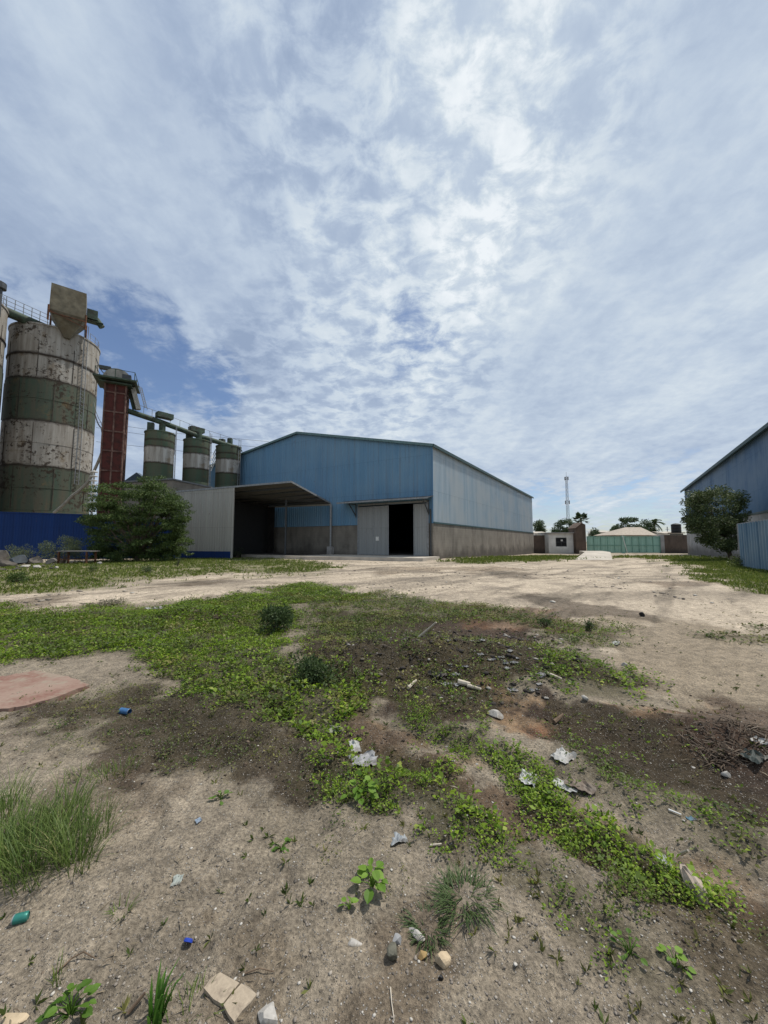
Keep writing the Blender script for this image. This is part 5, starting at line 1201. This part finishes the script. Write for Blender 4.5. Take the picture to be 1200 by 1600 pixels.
# shrubby taller weeds further out
def shrub(px, py, rpx, hpx, label, mat, n=900, seed=1, L=.05, name='shrub', dd=None):
    p = GP(px, py); d = p.y; r = rpx*d/F; h = hpx*d/F; rg = np.random.default_rng(seed); T = Thing(name, tuple(p), label, 'shrub'); tips = []; cs = []; rs = []; ns = []
    for k in range(14):
        a = rg.uniform(0, 6.28); q = r*math.sqrt(rg.random())*.8; z = h*rg.uniform(.25, .95)*(1-.3*q/r); c = Vector((p.x+q*math.cos(a), p.y+q*math.sin(a), p.z+z)); tips.append(c); cs.append(tuple(c)); rs.append(r*.38); ns.append(n//14)
    V, Fq = crown_clumps(cs, rs, ns, L, L*.35, .9, -.1); np_mesh('foliage', V, Fq, mat, org=tuple(p), parent=T.o); mb = MB()
    for t in tips: mb.tube([p-Vector((0, 0, .03)), (p+t)/2+Vector((0, 0, h*.1)), t], [.012*h/.5+.002, .006, .003], 5)
    T.part('stems', mb, MT['bark']); return T
DUSTY = leaf_mat('dusty_shrub', (.07, .095, .05), (.15, .18, .09), None, .25)
DK = leaf_mat('bluish_weed', tuple(alb(60, 80, 48)), tuple(alb(92, 112, 66)), None, .25)
shrub(430, 985, 32, 36, 'dark bluish green bushy weed above the left weed band', DK, 1500, 3, .06)
shrub(490, 1062, 36, 34, 'dark green weed heap at the left edge of the dug soil', DK, 1300, 5, .045)
shrub(98, 880, 26, 42, 'small pale shrub in front of the navy wall behind the low metal table', DUSTY, 4200, 7, .10)
shrub(30, 880, 18, 32, 'scraggly dark shrub growing from the rubble at the left', DUSTY, 1500, 8, .09)
shrub(178, 877, 9, 16, 'tiny shrub at the foot of the navy wall near the tree', DK, 300, 9, .08)
shrub(28, 911, 12, 16, 'round green weed clump near the left edge by the pale track', LM1, 700, 10, .07)
shrub(145, 893, 9, 10, 'low weed clump on the grass between the wall and the track', LM1, 400, 11, .06)
shrub(228, 896, 10, 12, 'dark weed clump on the grass right of the track bend', DK, 400, 12, .06)
shrub(278, 885, 5, 16, 'thin upright weed stalk on the far grass before the tree', DK, 200, 13, .06)
shrub(1160, 885, 26, 16, 'dark bushy grass heap at the foot of the blue ribbed fence', LM2, 1600, 14, .11)
shrub(372, 871, 10, 16, 'dusty weed at the foot of the shed corner post', DK, 400, 15, .09)
shrub(920, 985, 6, 14, 'thin upright weed on the yellowish soil in the right middle', DK, 220, 16, .04)
shrub(852, 980, 10, 14, 'dry looking low weed left of the thin upright one', DK, 260, 17, .04)
shrub(175, 945, 18, 7, 'dry grey weed on the pale track at the left', leaf_mat('dry_weed', (.20, .18, .12), (.36, .33, .25), None, .2), 500, 18, .05)

# ------------------------------------------------------------------ foreground objects
def chunk(name, px, py, size, label, cat, mat, seed=1, rz=0, sink=.25, group=None):
    """an angular broken stone"""
    import bmesh
    p = GP(px, py); bm = bmesh.new(); bmesh.ops.create_icosphere(bm, subdivisions=3, radius=1); rg = np.random.default_rng(seed)
    cuts = unit(rg.normal(size=(8, 3)))
    for v in bm.verts:
        c = np.array(v.co)
        for q in cuts:
            dd = c.dot(q)
            if dd > .55: c = c-q*(dd-.55)
        v.co = Vector(c)
    rot = Matrix.Rotation(rz, 3, 'Z')
    for v in bm.verts: v.co = rot @ Vector((v.co.x*size[0]/2, v.co.y*size[1]/2, v.co.z*size[2]/2)); v.co.z += size[2]*(.5-sink)
    me = bpy.data.meshes.new(name); bm.to_mesh(me); bm.free(); o = link_mesh(name, me, mat, None, tuple(p)); return props(o, label, cat, group)
tan = m_plain('tan_stone', (.42, .33, .22), .9, 0, .2, 40); yel = m_plain('yellow_stone', (.42, .29, .13), .9, 0, .2, 50); dk = m_plain('grey_green_stone', (.11, .105, .08), .8, 0, .4, 50); wst = m_plain('white_stone', (.36, .34, .31), .9, 0, .25, 40, (.15, .13, .1))
def ppm(px, py): p = GP(px, py); return p.y/F    # metres per photo pixel there
s_ = ppm(690, 1502)
chunk('stone', 690, 1505, (28*s_*1.1, 24*s_, 22*s_), 'tan angular stone, right of the three stones in a row at the bottom middle', 'stone', tan, 1, .5)
chunk('stone', 660, 1497, (15*s_, 14*s_, 16*s_), 'small yellowish stone between the dark and the tan stone', 'stone', yel, 2, .2)
chunk('stone', 614, 1497, (26*s_, 20*s_, 22*s_), 'dark grey green stone left of the yellowish stone', 'stone', dk, 3, 1.)
chunk('stone', 620, 1473, (15*s_, 15*s_, 15*s_), 'small grey stone just above the dark grey green one', 'stone', m_plain('grey_stone', (.25, .25, .25), .9), 4)
chunk('stone', 650, 1463, (34*s_, 16*s_, 10*s_), 'pale flat stone at the edge of the smaller spiky grass clump', 'stone', wst, 5, -.6)
chunk('stone', 553, 1475, (26*s_, 15*s_, 8*s_), 'pale lump left of the stone row on bare soil', 'stone', wst, 6, -.2)
chunk('stone', 688, 1532, (9*s_, 8*s_, 8*s_), 'tiny black stone below the tan angular stone', 'stone', MT['black'], 7)
chunk('stone', 418, 1594, (34*s_, 30*s_, 18*s_), 'whitish stone at the bottom edge right of the broken tile', 'stone', wst, 8)
chunk('stone', 18, 1592, (50*ppm(18, 1592), .04, .015), 'flat pale stone half buried in the bottom left corner', 'stone', tan, 9)
chunk('stone', 775, 1121, (26*ppm(775, 1121), .12, .08), 'whitish lump beside the orange soil in the right middle', 'stone', wst, 10)
chunk('stone', 914, 1094, (.08, .07, .07), 'small white stone at the lower end of the right grass patch', 'stone', wst, 11)
chunk('stone', 1003, 963, (.12, .1, .12), 'black lump on the pale yard right of the dark stain', 'stone', MT['black'], 12)
chunk('stone', 1136, 1213, (.07, .05, .05), 'pale grey stone on the dark soil at the right', 'stone', wst, 13)
chunk('stone', 522, 1135, (.16, .12, .06), 'pale rounded stone hidden among the central weeds', 'stone', m_plain('olive_stone', (.26, .27, .2), .9), 14)
chunk('stone', 975, 1040, (.10, .06, .06), 'whitish block beside the grass in the right middle', 'stone', wst, 15)
# broken tile: two pieces
def tile(pts, label, th=.012):
    w = [GP(*p) for p in pts]; zc = sum(q.z for q in w)/len(w)+.012; o0 = sum((Vector((q.x, q.y, 0)) for q in w), Vector())/len(w)
    mb = MB(); mb.slab([(q.x, q.y, zc+(i % 2)*.002) for i, q in enumerate(w)], th); return obj('tile_piece', mb, m_plain('beige_tile', (.33, .27, .20), .8, 0, .15, 60, (.20, .16, .12)), org=(o0.x, o0.y, zc), label=label, cat='tile', group='broken beige tile')
tile([(318, 1555), (330, 1541), (344, 1523), (358, 1531), (374, 1540), (361, 1557), (347, 1575), (333, 1566)], 'left piece of the broken beige tile at the bottom')
tile([(349, 1578), (363, 1560), (377, 1543), (389, 1549), (401, 1558), (391, 1574), (378, 1586), (366, 1603), (356, 1592)], 'right piece of the broken beige tile at the bottom')
# bottle cap and can
p = GP(293, 1478); s_ = ppm(293, 1478); r_ = 6.5*s_
b = MB(); prof = [(.001, r_*.62), (r_*.75, r_*.6), (r_*.95, r_*.45), (r_, 0), (r_*.9, 0), (r_*.85, r_*.4)]; b.lathe(tuple(p), prof, 24)
bc = obj('bottle_cap', b, m_plain('blue_plastic', (.02, .05, .33), .3, 0, .1), org=tuple(p), smooth=True, label='bright blue bottle cap beside the bent grass tuft', cat='bottle cap'); bc.rotation_euler = (R(-50), R(10), 0); bc.location.z += r_*.7
def can(px, py, L, r, col, label, rz, cat='can', name='drink_can'):
    p = GP(px, py); T = thing(name, (p.x, p.y, p.z+r*.8), label, cat); T.rotation_euler = (0, 0, rz)
    b = MB(); b.tube([(0, -L/2, 0), (0, -L/2+.004, 0), (0, L/2-.004, 0), (0, L/2, 0)], [r*.85, r, r, r*.8], 18, cap=False); b.tube([(0, L/2-.003, 0), (0, L/2-.002, 0)], r*.78, 18); b.tube([(0, -L/2+.008, 0), (0, L/2-.006, 0)], r*.93, 18, cap=False)
    obj('body', b, m_plain(name+'_paint', col, .35, .2, .2, 20), parent=T, smooth=True); obj('rim', MB().tube([(0, -L/2-.001, 0), (0, -L/2+.003, 0)], r*.97, 18, cap=False), MT['greys'], parent=T); return T
s_ = ppm(32, 1436); can(32, 1440, 17*s_, 6*s_, (.03, .17, .14), 'crushed teal green cup lying left of the grass sprig', R(-72), 'cup', 'plastic_cup')
s_ = ppm(195, 1114); can(195, 1115, 17*s_, 4.2*s_, (.05, .14, .30), 'dented blue can lying on dark soil at the left', R(75))
# papers and plastic scraps: crumpled sheets
def crumple(name, px, py, wpx, hpx, label, cat, col, seed=1, group=None, rough=.6):
    p = GP(px, py); s = p.y/F; w = wpx*s; l = max(hpx*s*2.0, w*.5); n = 9; rg = np.random.default_rng(seed); V = []; 
    for i in range(n):
        for j in range(n):
            u = i/(n-1)-.5; v = j/(n-1)-.5; an = math.atan2(v, u); rr_ = .62+.55*float(fbm(np.array([math.cos(an)*1.3+seed]), np.array([math.sin(an)*1.3]), seed, 2)[0]); x = u*w*rr_+rg.normal(0, w*.012); y = v*l*rr_+rg.normal(0, w*.012)
            z = abs(fbm(np.array([u*5+seed]), np.array([v*5]), seed, 2)[0]-.5)*w*.9+rg.random()*w*.03; V.append((x, y, z*.6+.004))
    Fq = [(i*n+j, (i+1)*n+j, (i+1)*n+j+1, i*n+j+1) for i in range(n-1) for j in range(n-1)]
    me = bpy.data.meshes.new(name); me.from_pydata(V, [], Fq); me.update(); o = link_mesh(name, me, m_plain(name+'_skin_%d' % seed, tuple(q*.62 for q in col), rough, 0, .12, 20, (.14, .12, .10)), None, tuple(p)); o.rotation_euler = (0, 0, rg.uniform(0, 3)*.3)
    md = o.modifiers.new('thick', 'SOLIDIFY'); md.thickness = .002
    return props(o, label, cat, group)
W_ = (.52, .52, .50)
crumple('paper_scrap', 566, 1192, 48, 18, 'crumpled grey white sheet lying among the central weeds', 'paper', (.42, .42, .43), 1)
crumple('paper_scrap', 554, 1168, 18, 18, 'small whitish scrap just above the crumpled sheet in the weeds', 'paper', W_, 2)
crumple('plastic_bag', 880, 1182, 38, 14, 'flat white plastic bag on dark soil at the top of the right weed strip', 'plastic bag', (.58, .57, .54), 3)
crumple('plastic_bag', 826, 1219, 34, 14, 'bright white crumpled bag at the left end of the right weed strip', 'plastic bag', (.66, .66, .65), 4)
crumple('plastic_bag', 884, 1230, 26, 20, 'white crumpled bag touching a brown paper lump in the weed strip', 'plastic bag', (.60, .60, .57), 5)
crumple('paper_scrap', 908, 1230, 28, 20, 'brown crumpled paper lump right of the white bag', 'paper', (.22, .17, .13), 6)
crumple('paper_scrap', 621, 1312, 26, 12, 'grey and white crumpled wrapper on bare soil below the central weeds', 'wrapper', (.40, .43, .45), 7)
crumple('plastic_strip', 1078, 1280, 11, 8, 'small blue plastic scrap in the upper right weeds', 'plastic', (.10, .22, .30), 8)
crumple('paper_scrap', 1036, 1344, 18, 12, 'pale scrap near the lower end of the right weed strip', 'paper', (.48, .5, .48), 9)
crumple('plastic_bag', 683, 1056, 26, 14, 'black crumpled bag on the dug soil below the pale stick', 'plastic bag', (.012, .012, .013), 10)
crumple('plastic_bag', 1178, 1185, 38, 12, 'dark green grey tarpaulin scrap at the right edge', 'tarpaulin', (.035, .05, .045), 11)
crumple('paper_scrap', 1190, 1160, 22, 12, 'white scrap at the right edge beside the root pile', 'paper', W_, 12)
crumple('paper_scrap', 240, 953, 26, 6, 'white scrap on the grass above the left weed band', 'paper', W_, 13)
crumple('paper_scrap', 963, 1006, 20, 5, 'pale sheet on the soil in the right middle', 'paper', W_, 14)
crumple('paper_scrap', 277, 1378, 14, 9, 'tiny pale wrapper on bare soil in the near left', 'wrapper', (.42, .46, .42), 15)
crumple('paper_scrap', 310, 1283, 9, 5, 'tiny blue white scrap on bare soil upper left', 'wrapper', (.30, .38, .48), 16)
rg = random.Random(3)
for k in range(26):
    px = rg.uniform(690, 850); py = 1022+rg.random()*55+(px-690)*.05; crumple('litter_scrap', px, py, rg.uniform(5, 15), rg.uniform(2.5, 5), 'pale litter scrap strewn over the dug soil heap', 'litter', (rg.uniform(.2, .42),)*3, 40+k, 'litter on the dug soil heap')
for k in range(14):
    px = rg.uniform(600, 1180); py = rg.uniform(1090, 1320); s = rg.uniform(.012, .024); chunk('pebble', px, py, (s*1.3, s, s*.7), 'thumb sized whitish pebble on the soil of the right half', 'pebble', wst, 60+k, 0, .25, 'whitish pebbles on the right half')
# sticks
def stick(pts, r, label, mat, name='stick', cat='stick', lift=.02, group=None):
    P = [GP(px, py)+Vector((0, 0, l)) for px, py, l in pts]; o = obj(name, MB().tube(P, [r*(1-.35*i/(len(P)-1)) for i in range(len(P))], 7), mat, org=tuple(P[0]), smooth=True, label=label, cat=cat)
    if group: o['group'] = group
    return o
pale = m_plain('pale_wood', (.42, .37, .30), .9, 0, .25, 30); brn = m_plain('brown_wood', (.13, .09, .06), .9, 0, .4, 30)
stick([(655, 1030, .05), (682, 1010, .22)], .016, 'pale stick leaning on the dug soil heap', pale)
stick([(716, 1070, .03), (735, 1074, .03)], .03, 'short pale plank on the rubble of the dug soil', pale, 'plank', 'plank')
stick([(730, 1074, .02), (752, 1078, .02)], .02, 'thin pale plank right of the short one', pale, 'plank', 'plank')
stick([(638, 1078, .02), (650, 1069, .04)], .018, 'short pale stick at the lower left of the dug soil', pale)
stick([(855, 1055, .02), (878, 1064, .02)], .018, 'pale stick on the left part of the right grass patch', pale)
stick([(866, 1132, .02), (880, 1126, .05)], .018, 'dark brown stick on the orange soil', brn)
stick([(1065, 1345, .03), (1078, 1372, .12)], .008, 'thin whitish stick rising beside the broken stump', pale)
stick([(1045, 1268, .01), (1065, 1276, .01)], .005, 'thin white straw in the upper right weeds', MT['white'], 'straw', 'straw')
stick([(672, 1324, .01), (690, 1322, .01)], .005, 'small pale twig right of the crumpled wrapper', pale)
stick([(82, 1528, .005), (112, 1502, .01), (130, 1497, .02), (148, 1500, .005)], .003, 'thin dark curved twig near the bottom left', brn, 'twig', 'twig')
stick([(200, 1588, .01), (226, 1562, .02)], .006, 'dark short twig left of the bent grass tuft', brn, 'twig', 'twig')
stick([(382, 1524, .005), (405, 1518, .01), (428, 1521, .005)], .0022, 'thin brown twig right of the broken tile', brn, 'twig', 'twig')
stick([(610, 1545, .004), (612, 1570, .006), (616, 1598, .004)], .0022, 'thin straight straw lying at the bottom middle', pale, 'straw', 'straw')
# stump / broken stone slab
p = GP(1088, 1400); mb = MB(); st = random.Random(5); prof = []
M_ = m_plain('weathered_wood', (.40, .33, .27), .95, 0, .3, 25, (.2, .15, .11))
mb.tube([p+Vector((.02, -.02, -.04)), p+Vector((0, 0, .04)), p+Vector((-.025, .015, .07)), p+Vector((-.04, .02, .105))], [.045, .038, .026, .012], 9)
for v in range(len(mb.v)): mb.v[v] = tuple(mb.v[v][i]+st.uniform(-.006, .006) for i in range(3))
obj('stump', mb, M_, org=tuple(p), label='broken weathered wooden stump at the lower end of the right weed strip', cat='stump')
# dead root pile at right
def rootpile(px, py, w, d, h, n, label, seed, col=((.07, .05, .035), (.16, .12, .085), (.33, .27, .21)), name='root_pile'):
    p = GP(px, py); rg = np.random.default_rng(seed); mb = MB()
    for k in range(n):
        a = rg.uniform(0, 6.28); q = math.sqrt(rg.random()); b = Vector((p.x+w*q*math.cos(a), p.y+d*q*math.sin(a), 0)); b.z = gz(b.x, b.y)+h*(1-q)*rg.random(); dv = Vector((rg.normal(), rg.normal(), rg.normal()*.45)).normalized(); L = rg.uniform(.04, .17)
        mb.tube([b-dv*L/2, b+Vector((rg.normal()*.02, rg.normal()*.02, .02)), b+dv*L/2], [.0045, .004, .0015], 4)
    return obj(name, mb, leaf_mat(name+'_wood%d' % seed, col[0], col[1], col[2], 0.), org=tuple(p), label=label, cat='brushwood')
rootpile(1150, 1148, .38, .16, .08, 130, 'tangled pile of dead roots and twigs at the right edge', 1)
rootpile(1132, 1187, .16, .07, .07, 60, 'smaller knot of dead roots below the tangled pile', 2)
rootpile(320, 968, 1.1, .45, .12, 150, 'reddish brown heap of dead stalks above the left weed band', 3, ((.06, .035, .025), (.12, .07, .05), (.2, .14, .1)), name='twig_litter')['kind'] = 'stuff'
rootpile(640, 1035, 1.2, .5, .06, 130, 'dark twigs scattered over the dug soil heap', 4, ((.03, .025, .02), (.08, .06, .05), (.2, .16, .12)), name='twig_litter')['kind'] = 'stuff'
# red-brown sheet slab at left
def slab_sheet():
    pts = [(-90, 1075), (0, 1060), (55, 1050), (100, 1058), (140, 1073), (70, 1098), (0, 1112), (-110, 1135)]
    w0_ = [Vector((*Gd(*q), 0)) for q in pts]; rj = random.Random(4); w = []
    for i in range(len(w0_)):
        for k in range(7): w.append(w0_[i].lerp(w0_[(i+1) % len(w0_)], k/7)+Vector((rj.gauss(0, .012), rj.gauss(0, .012), 0)))
    zc = sorted(gz(q.x, q.y) for q in w)[int(len(w)*.8)]+.012; mb = MB(); mb.slab([(q.x, q.y, zc) for q in w], .09)
    M = Mat('faded_red_concrete', .85, 0, .2); a = M.noise(1.6, 6, .65); b = M.noise(30, 4); col = M.mix(M.mr(a, .40, .60), (.17, .085, .065, 1), (.24, .165, .13, 1)); c_ = M.noise(3.5, 7, .7, off=(5, 1, 0)); col = M.mix(M.mr(c_, .52, .60, 0, .85), col, rgba(alb(150, 138, 122))); M.col(M.mix(M.mr(b, .35, .7, 0, .3), col, (.31, .24, .19, 1))).bump(b, .2, .005)
    obj('floor_slab', mb, M.m, org=(w[2].x, w[2].y, zc), label='worn faded red concrete slab flush with the soil at the left edge', cat='slab')
slab_sheet()
# rubble heap at far left: individually broken lumps and a sheet
drk0 = m_plain('brown_grey_rubble', (.085, .075, .064), .9, 0, .4, 3); grey_r = m_plain('grey_rubble', (.125, .115, .105), .9, 0, .35, 2); blu = m_plain('dark_tarp', (.04, .05, .06), .6, 0, .4, 3)
for i, (px, py, w, h, mt, lab) in enumerate((
        (-2, 879, 56, 30, grey_r, 'tall pale lump on the rubble heap at the left edge'),
        (10, 886, 34, 15, drk0, 'large grey lump at the front of the rubble heap at the left edge'),
        (26, 882, 34, 20, blu, 'dark bundle at the middle of the rubble heap'),
        (54, 881, 44, 15, drk0, 'low grey mound of rubble left of the low metal table'),
        (78, 882, 26, 12, grey_r, 'flat grey rubble lump partly behind the low metal table'),
        (58, 888, 16, 8, wst, 'white chunk in front of the grey mound'),
        (40, 887, 22, 6, wst, 'pale flat chunk in front of the dark bundle'),
        (156, 882, 12, 5, wst, 'little white lump on the grass right of the low metal table'))):
    s = ppm(px, py); chunk('rubble_lump', px, py, (w*s*.8, w*s*.6, h*s*1.2), lab, 'rubble', mt, 90+i)
rk = random.Random(12); drk = m_plain('dark_rubble', (.09, .08, .07), .9, 0, .45, 3)
for k in range(34):
    px = rk.uniform(-30, 92); py = rk.uniform(878, 892); s = ppm(px, py); w = rk.uniform(4, 15)
    chunk('rubble_chunk', px, py, (w*s, w*s*.8, w*s*rk.uniform(.35, .8)), 'loose broken chunk of the rubble heap at the left edge', 'rubble', (drk, grey_r, drk, wst)[k % 4], 300+k, rk.uniform(0, 3), .25, 'loose chunks of the rubble heap')
pT = GP(115, 882); s = pT.y/F; TB = Thing('metal_table', tuple(pT), 'low rusty metal table frame in front of the navy wall', 'table')
x0, x1 = at(88, 880, pT.y).x, at(140, 880, pT.y).x; z1 = at(115, 861.5, pT.y).z
TB.part('top', MB().box(((x0+x1)/2, pT.y+.4, z1), (x1-x0, .9, .06)), m_plain('dusty_steel', (.16, .15, .14), .6))
for x in (x0+.1, x1-.25):
    for y in (pT.y+.02, pT.y+.78): TB.part('leg', MB().bar((x, y, pT.z-.1), (x, y, z1-.03), .09), MT['rust'])
TB.part('shelf', MB().box(((x0+x1)/2, pT.y+.4, pT.z+.32), (x1-x0-.3, .7, .04)), MT['rust'])
# little white litter in far right grass
crumple('litter_scrap', 1152, 894, 6, 3, 'white scrap on the grass in front of the blue ribbed fence', 'litter', W_, 70)
